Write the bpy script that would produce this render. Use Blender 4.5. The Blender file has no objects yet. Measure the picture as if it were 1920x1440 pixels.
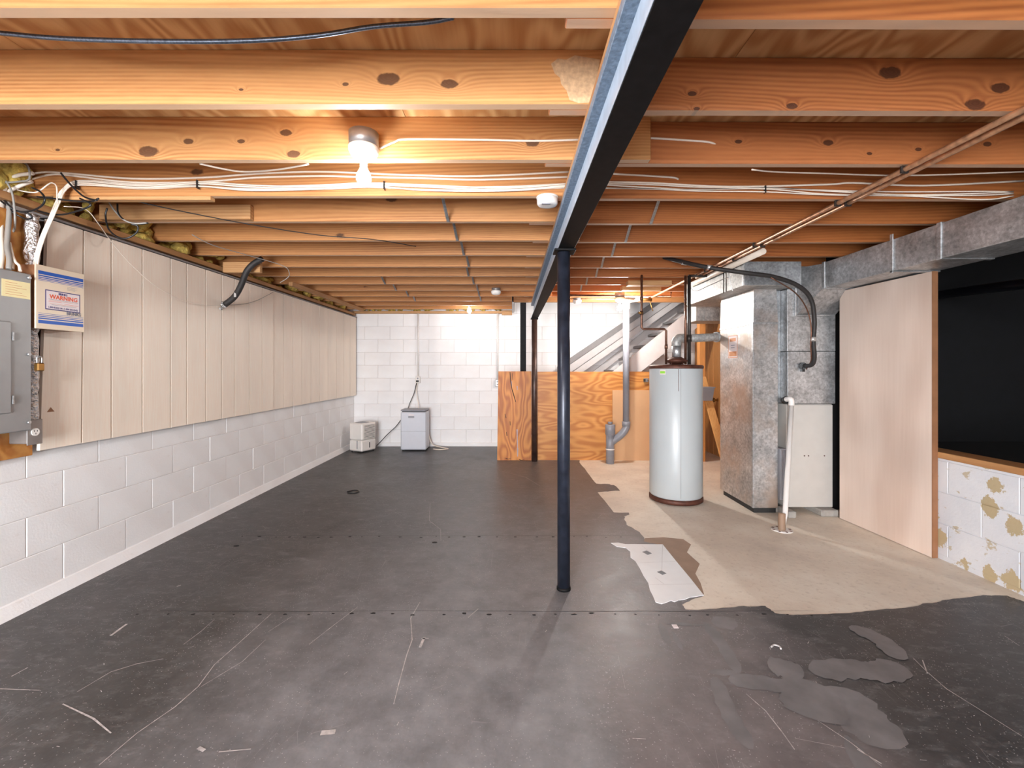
import bpy, math, random
from mathutils import Vector, Matrix
from mathutils.geometry import tessellate_polygon
random.seed(11)
S = bpy.context.scene
C = S.collection
# ------------------------------------------------------------------ camera, world, exposure
H = 1.25; F = 835.0; CX = 960.0; HY = 690.0
cam = bpy.data.cameras.new('camera'); camo = bpy.data.objects.new('camera', cam); C.objects.link(camo)
cam.sensor_width = 36.0; cam.lens = 36.0 * F / 1920.0; cam.shift_y = -(720.0 - HY) / 1920.0
cam.clip_start = 0.05
camo.location = (0, 0, H); camo.rotation_euler = (math.radians(90), 0, 0)
S.camera = camo
w = bpy.data.worlds.new('world'); S.world = w; w.use_nodes = True
w.node_tree.nodes['Background'].inputs[0].default_value = (0.6, 0.65, 0.75, 1)
w.node_tree.nodes['Background'].inputs[1].default_value = 0.02
S.view_settings.view_transform = 'Standard'; S.view_settings.look = 'None'
S.view_settings.gamma = 1.0; S.view_settings.use_curve_mapping = False
S.view_settings.exposure = 2.76
S.cycles.max_bounces = 10; S.cycles.diffuse_bounces = 6; S.cycles.glossy_bounces = 4
S.cycles.sample_clamp_indirect = 6.0; S.cycles.caustics_reflective = False; S.cycles.caustics_refractive = False
BULB = {'near': 4.6, 'back': 2.2, 'stair': 21.0, 'added_rear_a': 34.0, 'added_rear_b': 20.0}   # lamp powers in W; rear pair added behind the camera for front fill
# added unseen area light behind the camera, evening out the front light
la = bpy.data.lights.new('added_front_fill', 'AREA'); la.shape = 'RECTANGLE'; la.size = 1.9; la.size_y = 1.9; la.energy = 68; la.color = (.90, .95, 1.0)
lo = bpy.data.objects.new('added_front_fill', la); C.objects.link(lo); lo.location = (-1.1, -3.13, 1.12); lo.rotation_euler = (math.radians(90), 0, 0)

def P(x, y, Y): return Vector(((x - CX) / F * Y, Y, H + (HY - y) / F * Y))
def G(x, y):
    Y = F * H / (y - HY); return Vector(((x - CX) / F * Y, Y, 0))

# ------------------------------------------------------------------ node helpers
class NT:
    def __init__(s, name):
        s.m = bpy.data.materials.new(name); s.m.use_nodes = True; s.t = s.m.node_tree
        s.b = s.t.nodes['Principled BSDF']; s.out = s.t.nodes['Material Output']
    def n(s, ty, **kw):
        o = s.t.nodes.new(ty)
        for k, v in kw.items(): setattr(o, k, v)
        return o
    def l(s, a, b): s.t.links.new(a, b)
    def put(s, sock, v):
        if isinstance(v, bpy.types.NodeSocket): s.l(v, sock)
        elif v is not None:
            if isinstance(v, (tuple, list)) and len(v) == 3 and sock.type == 'RGBA': v = (*v, 1)
            sock.default_value = v
    def math(s, op, a, b=None, c=None, clamp=False):
        o = s.n('ShaderNodeMath', operation=op, use_clamp=clamp)
        s.put(o.inputs[0], a); s.put(o.inputs[1], b)
        if c is not None: s.put(o.inputs[2], c)
        return o.outputs[0]
    def vmath(s, op, a, b=None):
        o = s.n('ShaderNodeVectorMath', operation=op); s.put(o.inputs[0], a); s.put(o.inputs[1], b); return o.outputs[0]
    def obj(s): return s.n('ShaderNodeTexCoord').outputs['Object']
    def rnd(s): return s.n('ShaderNodeObjectInfo').outputs['Random']
    def mapv(s, v, sc=(1, 1, 1), loc=(0, 0, 0), rot=(0, 0, 0)):
        o = s.n('ShaderNodeMapping'); s.put(o.inputs[0], v); s.put(o.inputs['Scale'], sc); s.put(o.inputs['Location'], loc); s.put(o.inputs['Rotation'], rot)
        return o.outputs[0]
    def noise(s, v, scale=5, detail=3, rough=.5, dist=0):
        o = s.n('ShaderNodeTexNoise'); s.put(o.inputs['Vector'], v); o.inputs['Scale'].default_value = scale
        o.inputs['Detail'].default_value = detail; o.inputs['Roughness'].default_value = rough; o.inputs['Distortion'].default_value = dist
        return o.outputs[0]
    def vor(s, v, scale=5, feature='F1', out=0):
        o = s.n('ShaderNodeTexVoronoi', feature=feature); s.put(o.inputs['Vector'], v); o.inputs['Scale'].default_value = scale
        return o.outputs[out]
    def ramp(s, f, stops, interp='LINEAR'):
        o = s.n('ShaderNodeValToRGB'); s.put(o.inputs[0], f); e = o.color_ramp; e.interpolation = interp
        while len(e.elements) < len(stops): e.elements.new(.5)
        for i, (p, c) in enumerate(stops):
            e.elements[i].position = p
            e.elements[i].color = (c, c, c, 1) if isinstance(c, (int, float)) else (*c, 1)
        return o.outputs[0]
    def mix(s, f, a, b, mode='MIX'):
        o = s.n('ShaderNodeMix', data_type='RGBA', blend_type=mode); s.put(o.inputs[0], f); s.put(o.inputs[6], a); s.put(o.inputs[7], b)
        return o.outputs[2]
    def bump(s, h, dist=.002, st=1.0):
        o = s.n('ShaderNodeBump'); o.inputs['Distance'].default_value = dist; o.inputs['Strength'].default_value = st
        s.put(o.inputs['Height'], h); s.l(o.outputs[0], s.b.inputs['Normal'])
    def fin(s, col=None, rough=None, metal=None):
        s.put(s.b.inputs['Base Color'], col); s.put(s.b.inputs['Roughness'], rough); s.put(s.b.inputs['Metallic'], metal)
        return s.m
def srgb(r, g, b):
    f = lambda c: (c / 255 / 12.92) if c / 255 <= .04045 else ((c / 255 + .055) / 1.055) ** 2.4
    return (f(r), f(g), f(b))
def plain(name, col, rough=.6, metal=0.0, var=.12, nscale=12, bump=0):
    t = NT(name); v = t.obj(); n = t.noise(v, nscale, 4)
    c = t.mix(t.ramp(n, [(.3, 0), (.7, 1)]), tuple(x * (1 - var) for x in col), tuple(min(1, x * (1 + var)) for x in col))
    if bump: t.bump(n, bump)
    return t.fin(c, rough, metal)
def wood(name, light, dark, edge=0.0, axis='X', freq=46, knots=None, knot_p=.055, contrast=.55, spots=None):
    """sawn lumber: growth rings flowing along one axis, bent round knots; knots = [(along, across, size)] in object space"""
    t = NT(name); v = t.obj(); r = t.rnd()
    off = t.n('ShaderNodeCombineXYZ'); t.put(off.inputs[0], t.math('MULTIPLY', r, 37.0)); t.put(off.inputs[1], t.math('MULTIPLY', r, 17.0)); t.put(off.inputs[2], 0 if knots else t.math('MULTIPLY', r, 23.0))
    vo = t.vmath('ADD', v, off.outputs[0])
    st = {'X': (.12, 1, 1), 'Y': (1, .12, 1), 'Z': (1, 1, .12)}[axis]
    vs = t.mapv(vo, st)
    sep = t.n('ShaderNodeSeparateXYZ'); t.l(v, sep.inputs[0])
    ac = {'X': sep.outputs[2], 'Y': sep.outputs[0], 'Z': sep.outputs[0]}[axis]
    al = {'X': sep.outputs[0], 'Y': sep.outputs[1], 'Z': sep.outputs[2]}[axis]
    n1 = t.noise(vs, 3.2, 1, .4); n2 = t.noise(vs, 70, 3, .6)
    g = t.math('ADD', t.math('MULTIPLY', ac, freq * 3.6), t.math('MULTIPLY', n1, 34.0))
    kmask = 0.0
    if knots:
        for (kx, kz, ks) in knots:
            dx = t.math('MULTIPLY', t.math('SUBTRACT', al, kx), .55 / ks); dz = t.math('MULTIPLY', t.math('SUBTRACT', ac, kz), 1.0 / ks)
            d2 = t.math('ADD', t.math('MULTIPLY', dx, dx), t.math('MULTIPLY', dz, dz))
            g = t.math('ADD', g, t.math('MULTIPLY', t.math('EXPONENT', t.math('MULTIPLY', t.math('POWER', d2, .6), -.8)), 16.0))
            kk = t.math('MULTIPLY', t.math('SUBTRACT', 1.35, t.math('ADD', d2, t.math('MULTIPLY', t.noise(v, 60, 3), .8))), 3.0, clamp=True)
            kmask = kk if kmask == 0.0 else t.math('MAXIMUM', kmask, kk)
    else:
        kv = t.mapv(vo, {'X': (.55, .6, 1.15), 'Y': (1.15, .55, .6), 'Z': (1.15, .6, .55)}[axis])
        kd = t.vor(kv, 2.6); g = t.math('ADD', g, t.math('MULTIPLY', t.math('EXPONENT', t.math('MULTIPLY', kd, -9.0)), 3.2))
        kmask = t.ramp(t.math('ADD', kd, t.math('MULTIPLY', t.noise(v, 60, 2), .03)), [(knot_p, 1), (knot_p + .02, 0)])
    s = t.math('ABSOLUTE', t.math('SINE', g))
    f = t.math('ADD', t.math('MULTIPLY', t.math('POWER', s, 2.0), t.math('MULTIPLY', contrast, t.ramp(t.noise(vs, 9, 2), [(.3, .25), (.7, 1)]))), t.math('MULTIPLY', n2, .5))
    col = t.ramp(f, [(.12, light), (.5, tuple((a * .6 + b * .4) for a, b in zip(light, dark))), (.95, dark)])
    tone = t.ramp(t.noise(t.mapv(vo, st), 2.2, 2), [(.3, .9), (.7, 1.06)])
    col = t.mix(1.0, col, tone, 'MULTIPLY')
    col = t.mix(1.0, col, t.ramp(r, [(0, (.86, .84, .82)), (1, (1.06, 1.04, 1.0))]), 'MULTIPLY')
    col = t.mix(t.math('MULTIPLY', kmask, .85), col, (dark[0] * .16, dark[1] * .13, dark[2] * .15))
    if edge:   # downward narrow edge of each joist is paler than its face
        sn = t.n('ShaderNodeSeparateXYZ'); t.l(t.n('ShaderNodeTexCoord').outputs['Normal'], sn.inputs[0])
        col = t.mix(t.math('MULTIPLY', t.math('LESS_THAN', sn.outputs[2], -.8), edge), col, srgb(232, 204, 176))
    t.bump(f, .0008)
    return t.fin(col, .62)
def plywood(name, light, dark, axis='Y', rough=.55, freq=9, amp=10, nsc=1.6):
    t = NT(name); v = t.obj(); r = t.rnd()
    off = t.n('ShaderNodeCombineXYZ'); t.put(off.inputs[0], t.math('MULTIPLY', r, 37.0)); t.put(off.inputs[1], t.math('MULTIPLY', r, 17.0)); t.put(off.inputs[2], t.math('MULTIPLY', r, 9.0))
    vo = t.vmath('ADD', v, off.outputs[0])
    st = {'X': (.3, 1, 1), 'Y': (1, .3, 1), 'Z': (1, 1, .3)}[axis]
    vs = t.mapv(vo, st); n = t.noise(vs, nsc, 2, .45)
    s = t.math('SINE', t.math('MULTIPLY', n, freq * amp)); s2 = t.noise(t.mapv(vo, tuple(1 if q == 1 else .05 for q in st)), 60, 3)
    f = t.math('ADD', t.math('MULTIPLY', t.math('ADD', s, 1.0), .3), t.math('MULTIPLY', s2, .45))
    col = t.ramp(f, [(.15, light), (.85, dark)])
    col = t.mix(1.0, col, t.ramp(t.noise(vo, 1.1, 2), [(.3, .82), (.7, 1.1)]), 'MULTIPLY')
    t.bump(f, .0005)
    return t.fin(col, rough)
def galv(name, base=(.60, .61, .62), rough=.42, metal=.8, warm=None):
    t = NT(name); v = t.obj()
    cells = t.vor(v, 70, out=1); sp = t.ramp(cells, [(0, .82), (1, 1.15)])
    big = t.mix(1.0, t.ramp(t.noise(v, 5, 4, .6), [(.3, .62), (.7, 1.18)]), t.ramp(t.noise(v, 38, 3, .7), [(.35, .75), (.6, 1.1)]), 'MULTIPLY')
    c = t.mix(1.0, t.mix(1.0, base, sp, 'MULTIPLY'), big, 'MULTIPLY')
    if warm: c = t.mix(t.ramp(t.noise(v, 2.3, 4, .6), [(.45, 0), (.65, 1)]), c, warm)
    rr = t.math('ADD', t.math('MULTIPLY', t.noise(v, 8, 3), .25), rough - .1)
    return t.fin(c, rr, metal)

M = {}
M['joist_l'] = wood('lumber_pale', srgb(194, 138, 84), srgb(146, 88, 44), edge=.5)
M['joist_r'] = wood('lumber_red', srgb(182, 112, 58), srgb(136, 72, 32), edge=.45)
M['subfloor'] = plywood('subfloor_ply', srgb(222, 178, 124), srgb(184, 130, 78), 'Y', freq=12, amp=9, nsc=2.6)
M['ply_orange'] = plywood('shellac_plywood', srgb(208, 146, 76), srgb(176, 108, 48), 'X', .45, 12, 7, 3.4)
M['ply_board'] = plywood('old_plywood', srgb(214, 140, 62), srgb(168, 92, 30), 'Z', .5, 12, 7, 3.4)
M['luan'] = plywood('pinkish_luan', srgb(232, 212, 198), srgb(216, 192, 176), 'Z', .55, 4, 6)
M['hardboard'] = plain('tan_hardboard', srgb(206, 162, 120), .6, var=.04, nscale=4)
M['strip'] = wood('lumber_strip', srgb(208, 162, 112), srgb(170, 116, 68))
M['lumber_y'] = wood('lumber_lengthwise', srgb(200, 152, 102), srgb(150, 96, 54), axis='Y')
M['lumber_z'] = wood('lumber_upright', srgb(232, 180, 116), srgb(186, 122, 62), axis='Z')
M['brown_panel'] = wood('brown_panelling', srgb(204, 142, 80), srgb(160, 100, 50), axis='Z', knot_p=.0, contrast=.2)
M['edge_wood_shade'] = plain('edge_wood_and_shade', srgb(150, 104, 72), .6)
def paint_wall():
    t = NT('white_block_paint'); v = t.obj(); 
    n = t.noise(v, 90, 4, .65); big = t.noise(v, 3, 3)
    c = t.mix(t.ramp(big, [(.35, 0), (.7, 1)]), srgb(236, 233, 232), srgb(244, 243, 243))
    st = t.ramp(t.noise(t.mapv(v, (1, 1, 2.5)), 5, 4, .6), [(.66, 0), (.76, .3)])
    c = t.mix(st, c, srgb(196, 180, 158)); t.bump(n, .0012)
    return t.fin(c, .55)
M['block'] = paint_wall()
M['mortar'] = plain('painted_mortar', srgb(214, 208, 205), .6, var=.05, nscale=30, bump=.002)
def patchy():
    t = NT('patched_paint'); v = t.obj(); w_ = t.n('ShaderNodeNewGeometry').outputs['Position']
    base = t.mix(t.ramp(t.noise(w_, 3, 3), [(.35, 0), (.7, 1)]), srgb(206, 208, 214), srgb(226, 226, 228))
    d = t.math('ADD', t.vor(t.mapv(w_, (1, 1, .75)), 7.5), t.math('MULTIPLY', t.noise(w_, 15, 5, .75), .8))
    m = t.ramp(d, [(.73, 1), (.76, 0)])
    m2 = t.ramp(t.noise(t.mapv(w_, (1, 1, 1.6)), 9, 5, .65), [(.60, 0), (.63, .8)])
    c = t.mix(t.math('MAXIMUM', m, m2), base, srgb(184, 166, 132)); t.bump(t.noise(w_, 60, 4), .0015)
    return t.fin(c, .6)
M['patch'] = patchy()
def panelmat():
    t = NT('faux_wood_panel'); v = t.n('ShaderNodeNewGeometry').outputs['Position']
    n = t.noise(t.mapv(v, (1, 1, .05)), 120, 3, .6); n2 = t.noise(t.mapv(v, (1, 1, .2)), 4, 2)
    c = t.mix(t.ramp(n, [(.3, 0), (.7, 1)]), srgb(246, 228, 210), srgb(250, 238, 222))
    c = t.mix(1.0, c, t.ramp(n2, [(.3, .93), (.7, 1.04)]), 'MULTIPLY')
    return t.fin(c, .42)
M['panel'] = panelmat()
M['groove'] = plain('panel_groove', srgb(64, 42, 28), .8)
def floorpaint():
    t = NT('dark_floor_paint'); v = t.n('ShaderNodeNewGeometry').outputs['Position']
    n = t.noise(v, 1.3, 5, .62); n2 = t.noise(v, 14, 5, .7)
    c = t.mix(t.ramp(n, [(.35, 0), (.68, 1)]), (.040, .037, .036), (.080, .075, .073))
    c = t.mix(t.ramp(n2, [(.5, 0), (.8, .5)]), c, (.13, .122, .12))
    sep = t.n('ShaderNodeSeparateXYZ'); t.l(v, sep.inputs[0])
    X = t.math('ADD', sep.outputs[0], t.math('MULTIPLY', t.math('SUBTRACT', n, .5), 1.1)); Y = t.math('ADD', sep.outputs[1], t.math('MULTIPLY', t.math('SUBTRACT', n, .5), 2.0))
    # brown-black left, painted sheen mid-floor, brownish past column, painted heater shadow far right
    sheen_grey = t.math('MULTIPLY', t.ramp(t.math('MULTIPLY', t.math('ADD', X, 3.0), .2), [(.30, 0), (.50, 1)]), t.ramp(t.math('MULTIPLY', Y, .2), [(.35, 1), (.95, .25)]))
    c = t.mix(sheen_grey, c, t.mix(n2, (.17, .17, .178), (.25, .25, .262)))
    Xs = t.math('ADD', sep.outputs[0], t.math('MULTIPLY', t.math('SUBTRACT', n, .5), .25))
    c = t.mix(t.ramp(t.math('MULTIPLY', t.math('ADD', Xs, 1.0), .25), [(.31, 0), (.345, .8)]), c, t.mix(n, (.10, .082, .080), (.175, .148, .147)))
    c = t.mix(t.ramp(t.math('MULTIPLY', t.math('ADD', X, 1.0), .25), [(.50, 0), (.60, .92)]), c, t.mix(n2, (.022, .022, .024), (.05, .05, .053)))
    # flecks and hairline scuffs
    fl = t.math('LESS_THAN', t.math('ADD', t.vor(v, 26), t.math('MULTIPLY', t.noise(v, 3, 2), .10)), .085)
    c = t.mix(t.math('MULTIPLY', fl, .35), c, (.42, .40, .40))
    f2 = t.math('LESS_THAN', t.math('ADD', t.vor(v, 75), t.math('MULTIPLY', t.noise(v, 4, 3), .26)), .255)
    c = t.mix(t.math('MULTIPLY', f2, .65), c, (.46, .44, .44))
    c = t.mix(t.ramp(t.noise(t.mapv(v, (1, 2.2, 1), rot=(0, 0, .5)), 9, 6, .75), [(.52, 0), (.72, .4)]), c, (.26, .25, .255))
    c = t.mix(1.0, c, t.ramp(t.noise(v, 5, 5, .7), [(.3, .72), (.7, 1.25)]), 'MULTIPLY')
    sc = t.math('LESS_THAN', t.vor(t.mapv(v, (3.2, .7, 1), rot=(0, 0, .6)), 5, 'DISTANCE_TO_EDGE'), .0045)
    ms = t.ramp(t.noise(v, 2.3, 3), [(.55, 0), (.62, 1)])
    c = t.mix(t.math('MULTIPLY', t.math('MULTIPLY', sc, ms), .45), c, (.35, .33, .33))
    t.bump(t.noise(v, 40, 4), .0008)
    return t.fin(c, t.math('ADD', t.math('MULTIPLY', t.noise(v, 5, 4, .6), .28), .28))
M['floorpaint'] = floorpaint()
def bare():
    t = NT('bare_concrete'); v = t.n('ShaderNodeNewGeometry').outputs['Position']
    n = t.noise(v, 1.8, 6, .62); n2 = t.noise(v, 30, 4, .65)
    c = t.ramp(n, [(.3, srgb(206, 194, 180)), (.5, srgb(226, 214, 198)), (.7, srgb(238, 230, 216))])
    c = t.mix(t.ramp(n2, [(.55, 0), (.75, .35)]), c, srgb(150, 128, 108))
    t.bump(n2, .0012)
    return t.fin(c, t.math('ADD', t.math('MULTIPLY', n2, .3), .42))
M['bare'] = bare()
M['adhesive'] = plain('brown_adhesive', srgb(150, 122, 100), .6, var=.12, nscale=9)
M['tile'] = plain('vinyl_tile', srgb(240, 242, 244), .3, var=.02)
M['tile_dark'] = plain('vinyl_diamond', srgb(92, 96, 104), .35, var=.3, nscale=40)
M['scratch'] = plain('scratch_pale', srgb(182, 176, 174), .7, var=.35, nscale=40)
M['smear'] = plain('floor_smear', (.165, .158, .162), .5, var=.25, nscale=7)
M['hole'] = plain('floor_hole', (.012, .011, .011), .8)
M['black_steel'] = plain('black_steel_paint', (.006, .0055, .006), .6, .0, var=.4, nscale=30)
M['black_steel'].node_tree.nodes['Principled BSDF'].inputs['Specular IOR Level'].default_value = .15
M['navy_steel'] = plain('dark_navy_steel', (.022, .026, .040), .33, .3, var=.35, nscale=20)
M['pale_steel'] = plain('pale_blue_steel', srgb(176, 192, 210), .35, .1, var=.12, nscale=26)
M['blue_steel'] = plain('rough_bluegrey_steel', srgb(112, 128, 146), .5, .1, var=.35, nscale=70, bump=.002)
M['white_cable'] = plain('white_cable', srgb(236, 222, 206), .45, var=.05)
M['grey_cable'] = plain('grey_cable', srgb(150, 146, 140), .45, var=.08)
M['black_cable'] = plain('black_cable', (.012, .012, .013), .35, var=.3)
M['bx'] = plain('armoured_cable', (.14, .17, .22), .3, .8, var=.35, nscale=160)
M['copper'] = plain('old_copper', srgb(206, 158, 122), .4, .6, var=.3, nscale=30)
M['dark_copper'] = plain('tarnished_copper', srgb(112, 78, 62), .4, .7, var=.35, nscale=30)
M['iron'] = plain('black_iron', (.045, .035, .03), .5, .5, var=.3)
M['galv'] = galv('galvanised_steel')
M['galv_dark'] = galv('galvanised_dull', (.36, .37, .38), .45, .7)
M['galv_warm'] = galv('galvanised_stained', (.62, .62, .62), .36, .75, warm=(.50, .40, .33))
M['galv_bright'] = galv('galvanised_bright', (.50, .49, .47), .5, .4)
M['foil'] = plain('crumpled_foil', (.75, .74, .74), .22, .9, var=.2, nscale=60, bump=.02)
M['panel_grey'] = plain('grey_enamel', srgb(150, 150, 150), .4, .25, var=.05)
M['furnace_white'] = plain('offwhite_enamel', srgb(196, 192, 186), .4, 0, var=.03)
M['heater'] = plain('white_enamel', srgb(184, 190, 192), .33, 0, var=.02, nscale=3)
M['rust'] = plain('rusty_brown', srgb(86, 50, 38), .55, .3, var=.35, nscale=25)
M['plastic'] = plain('white_plastic', srgb(226, 220, 214), .4, var=.02)
M['plastic_cool'] = plain('cool_white_plastic', srgb(206, 208, 216), .35, var=.02)
M['plastic_grey'] = plain('grey_plastic', srgb(146, 146, 152), .45, var=.06)
M['pvc_grey'] = plain('grey_pvc', srgb(138, 140, 148), .35, var=.06)
M['pvc_white'] = plain('white_pvc', srgb(230, 226, 222), .3, var=.03)
M['dark'] = plain('dark_slot', (.02, .02, .02), .6)
M['ceramic'] = plain('porcelain', srgb(236, 232, 226), .25, var=.02)
M['metal_box'] = plain('zinc_box', srgb(150, 146, 144), .4, .6)
M['box_cream'] = plain('cream_enamel', srgb(226, 208, 184), .4, var=.02)
M['ink_blue'] = plain('blue_print', srgb(20, 84, 176), .4, var=.03)
M['ink_navy'] = plain('navy_print', srgb(60, 50, 110), .45, var=.03)
M['ink_red'] = plain('red_print', srgb(220, 84, 40), .45, var=.03)
M['ink_grey'] = plain('grey_print', srgb(110, 116, 136), .45, var=.03)
M['sticker'] = plain('sticker_white', srgb(226, 214, 214), .45, var=.02)
M['yellow_paper'] = plain('yellow_paper', srgb(244, 230, 178), .6, var=.05)
M['green'] = plain('green_print', srgb(150, 214, 70), .5, var=.1)
M['orange'] = plain('orange_print', srgb(206, 138, 90), .5, var=.1)
M['insul'] = plain('yellow_fibreglass', srgb(196, 168, 84), .9, var=.4, nscale=30, bump=.02)
M['brass'] = plain('aged_brass', srgb(150, 112, 62), .35, .8)
M['white_paint'] = plain('white_stair_paint', srgb(190, 184, 182), .5, var=.05)
M['grey_paint'] = plain('grey_paint_and_shade', srgb(130, 125, 124), .55, var=.06)
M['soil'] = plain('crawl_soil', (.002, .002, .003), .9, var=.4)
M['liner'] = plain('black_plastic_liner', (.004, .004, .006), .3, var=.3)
M['concrete'] = plain('concrete_block', srgb(160, 156, 150), .8, var=.15, nscale=30)
M['tube_dark'] = plain('pipe_insulation', (.022, .018, .017), .6, var=.3)
M['tape'] = plain('silver_tape', (.6, .58, .56), .35, .6)
M['added_glow'] = None
def emis(name, col, s):
    t = NT(name); t.b.inputs['Emission Color'].default_value = (*col, 1); t.b.inputs['Emission Strength'].default_value = s
    t.b.inputs['Base Color'].default_value = (.9, .9, .9, 1); return t.m

M['added_glow'] = emis('added_pane_glow', (.86, .93, 1.0), .6)  # glow for the added pane behind the camera
# ------------------------------------------------------------------ mesh helpers
WO = {}
class MB:
    def __init__(s): s.v = []; s.f = []; s.sm = []
    def add(s, vs, fs, smooth=False):
        o = len(s.v); s.v += [Vector(v) for v in vs]; s.f += [tuple(i + o for i in f) for f in fs]; s.sm += [smooth] * len(fs); return s
    def box(s, x0, x1, y0, y1, z0, z1, b=0.0, M4=None):
        if b <= 0:
            vs = [(x, y, z) for x in (x0, x1) for y in (y0, y1) for z in (z0, z1)]
            fs = [(0, 1, 3, 2), (4, 6, 7, 5), (0, 4, 5, 1), (2, 3, 7, 6), (0, 2, 6, 4), (1, 5, 7, 3)]
        else:
            vs = []; idx = {}
            for i, x in enumerate((x0, x1)):
                for j, y in enumerate((y0, y1)):
                    for k, z in enumerate((z0, z1)):
                        sx = b if i == 0 else -b; sy = b if j == 0 else -b; sz = b if k == 0 else -b
                        idx[(i, j, k, 0)] = len(vs); vs.append((x, y + sy, z + sz))
                        idx[(i, j, k, 1)] = len(vs); vs.append((x + sx, y, z + sz))
                        idx[(i, j, k, 2)] = len(vs); vs.append((x + sx, y + sy, z))
            fs = []
            for i in (0, 1): fs.append([idx[(i, j, k, 0)] for j, k in ((0, 0), (1, 0), (1, 1), (0, 1))][::1 if i else -1])
            for j in (0, 1): fs.append([idx[(i, j, k, 1)] for i, k in ((0, 0), (0, 1), (1, 1), (1, 0))][::1 if j else -1])
            for k in (0, 1): fs.append([idx[(i, j, k, 2)] for i, j in ((0, 0), (1, 0), (1, 1), (0, 1))][::1 if k else -1])
            for j in (0, 1):
                for k in (0, 1): fs.append([idx[(0, j, k, 1)], idx[(1, j, k, 1)], idx[(1, j, k, 2)], idx[(0, j, k, 2)]])
            for i in (0, 1):
                for k in (0, 1): fs.append([idx[(i, 0, k, 0)], idx[(i, 1, k, 0)], idx[(i, 1, k, 2)], idx[(i, 0, k, 2)]])
            for i in (0, 1):
                for j in (0, 1): fs.append([idx[(i, j, 0, 0)], idx[(i, j, 1, 0)], idx[(i, j, 1, 1)], idx[(i, j, 0, 1)]])
            for i in (0, 1):
                for j in (0, 1):
                    for k in (0, 1): fs.append([idx[(i, j, k, q)] for q in (0, 1, 2)])
        if M4: vs = [M4 @ Vector(v) for v in vs]
        return s.add(vs, fs)
    def tube(s, pts, r, seg=8, smooth_path=True, cap=True, rs=None):
        pts = [Vector(p) for p in pts]
        if smooth_path and len(pts) > 2:
            q = [pts[0] * 2 - pts[1]] + pts + [pts[-1] * 2 - pts[-2]]; out = []
            for i in range(1, len(q) - 2):
                for k in range(5):
                    u = k / 5; a, b, c, d = q[i - 1:i + 3]
                    out.append(.5 * ((2 * b) + (c - a) * u + (2 * a - 5 * b + 4 * c - d) * u * u + (3 * b - a - 3 * c + d) * u ** 3))
            out.append(pts[-1]); pts = out
        n = len(pts); vs = []; fs = []; up = None
        for i, p in enumerate(pts):
            d = (pts[min(i + 1, n - 1)] - pts[max(i - 1, 0)]).normalized()
            if up is None: up = Vector((0, 0, 1)) if abs(d.z) < .9 else Vector((0, 1, 0))
            up = (up - d * up.dot(d)).normalized(); sd = d.cross(up)
            rr = rs[i] if rs else r
            for k in range(seg):
                a = 2 * math.pi * k / seg; vs.append(p + (up * math.cos(a) + sd * math.sin(a)) * rr)
        for i in range(n - 1):
            for k in range(seg):
                k2 = (k + 1) % seg; fs.append((i * seg + k, i * seg + k2, (i + 1) * seg + k2, (i + 1) * seg + k))
        s.add(vs, fs, True)
        if cap:
            o = len(s.v) - n * seg
            s.f += [tuple(o + k for k in range(seg))[::-1], tuple(o + (n - 1) * seg + k for k in range(seg))]; s.sm += [False, False]
        return s
    def cyl(s, a, b, r, seg=20, r2=None): return s.tube([a, b], r, seg, False, True, [r, r if r2 is None else r2])
    def lathe(s, c, prof, seg=28, M4=None):
        vs = []; fs = []; n = len(prof); c = Vector(c)
        for r, z in prof:
            for k in range(seg):
                a = 2 * math.pi * k / seg; v = Vector((r * math.cos(a), r * math.sin(a), z)); vs.append(c + (M4 @ v if M4 else v))
        for i in range(n - 1):
            for k in range(seg):
                k2 = (k + 1) % seg; fs.append((i * seg + k, i * seg + k2, (i + 1) * seg + k2, (i + 1) * seg + k))
        s.add(vs, fs, True)
        o = len(s.v) - n * seg
        if prof[0][0] > 1e-5: s.f.append(tuple(o + k for k in range(seg))[::-1]); s.sm.append(False)
        if prof[-1][0] > 1e-5: s.f.append(tuple(o + (n - 1) * seg + k for k in range(seg))); s.sm.append(False)
        return s
    def slab(s, poly, z0, z1):
        """flat polygon in XY with a thickness"""
        n = len(poly); ar = sum(poly[i][0] * poly[(i + 1) % n][1] - poly[(i + 1) % n][0] * poly[i][1] for i in range(n))
        if ar < 0: poly = poly[::-1]
        tr = tessellate_polygon([[Vector((p[0], p[1], 0)) for p in poly]])
        vs = [(p[0], p[1], z1) for p in poly] + [(p[0], p[1], z0) for p in poly]; fs = []
        for t in tr:
            a, b, c = t
            cr = (poly[b][0] - poly[a][0]) * (poly[c][1] - poly[a][1]) - (poly[b][1] - poly[a][1]) * (poly[c][0] - poly[a][0])
            fs.append((a, b, c) if cr > 0 else (a, c, b))
        for i in range(n): j = (i + 1) % n; fs.append((i + n, j + n, j, i))
        return s.add(vs, fs)
    def hexa(s, lo, hi):
        """eight corners: lo = 4 points, hi = 4 points in the same order"""
        return s.add(list(lo) + list(hi), [(3, 2, 1, 0), (4, 5, 6, 7), (0, 1, 5, 4), (1, 2, 6, 5), (2, 3, 7, 6), (3, 0, 4, 7)])
    def ribbon(s, pts, wd, z0, z1):
        pts = [Vector((p[0], p[1], 0)) for p in pts]; L = []; R = []
        for i, p in enumerate(pts):
            d = (pts[min(i + 1, len(pts) - 1)] - pts[max(i - 1, 0)]).normalized(); nn = Vector((-d.y, d.x, 0))
            ww = wd * (.32 if i not in (0, len(pts) - 1) else .2); L.append(p + nn * ww); R.append(p - nn * ww)
        for i in range(len(pts) - 1):
            q = [L[i], R[i], R[i + 1], L[i + 1]]
            s.add([(a.x, a.y, z1) for a in q] + [(a.x, a.y, z0) for a in q], [(0, 1, 2, 3), (0, 4, 5, 1), (2, 6, 7, 3)])
        return s
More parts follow.
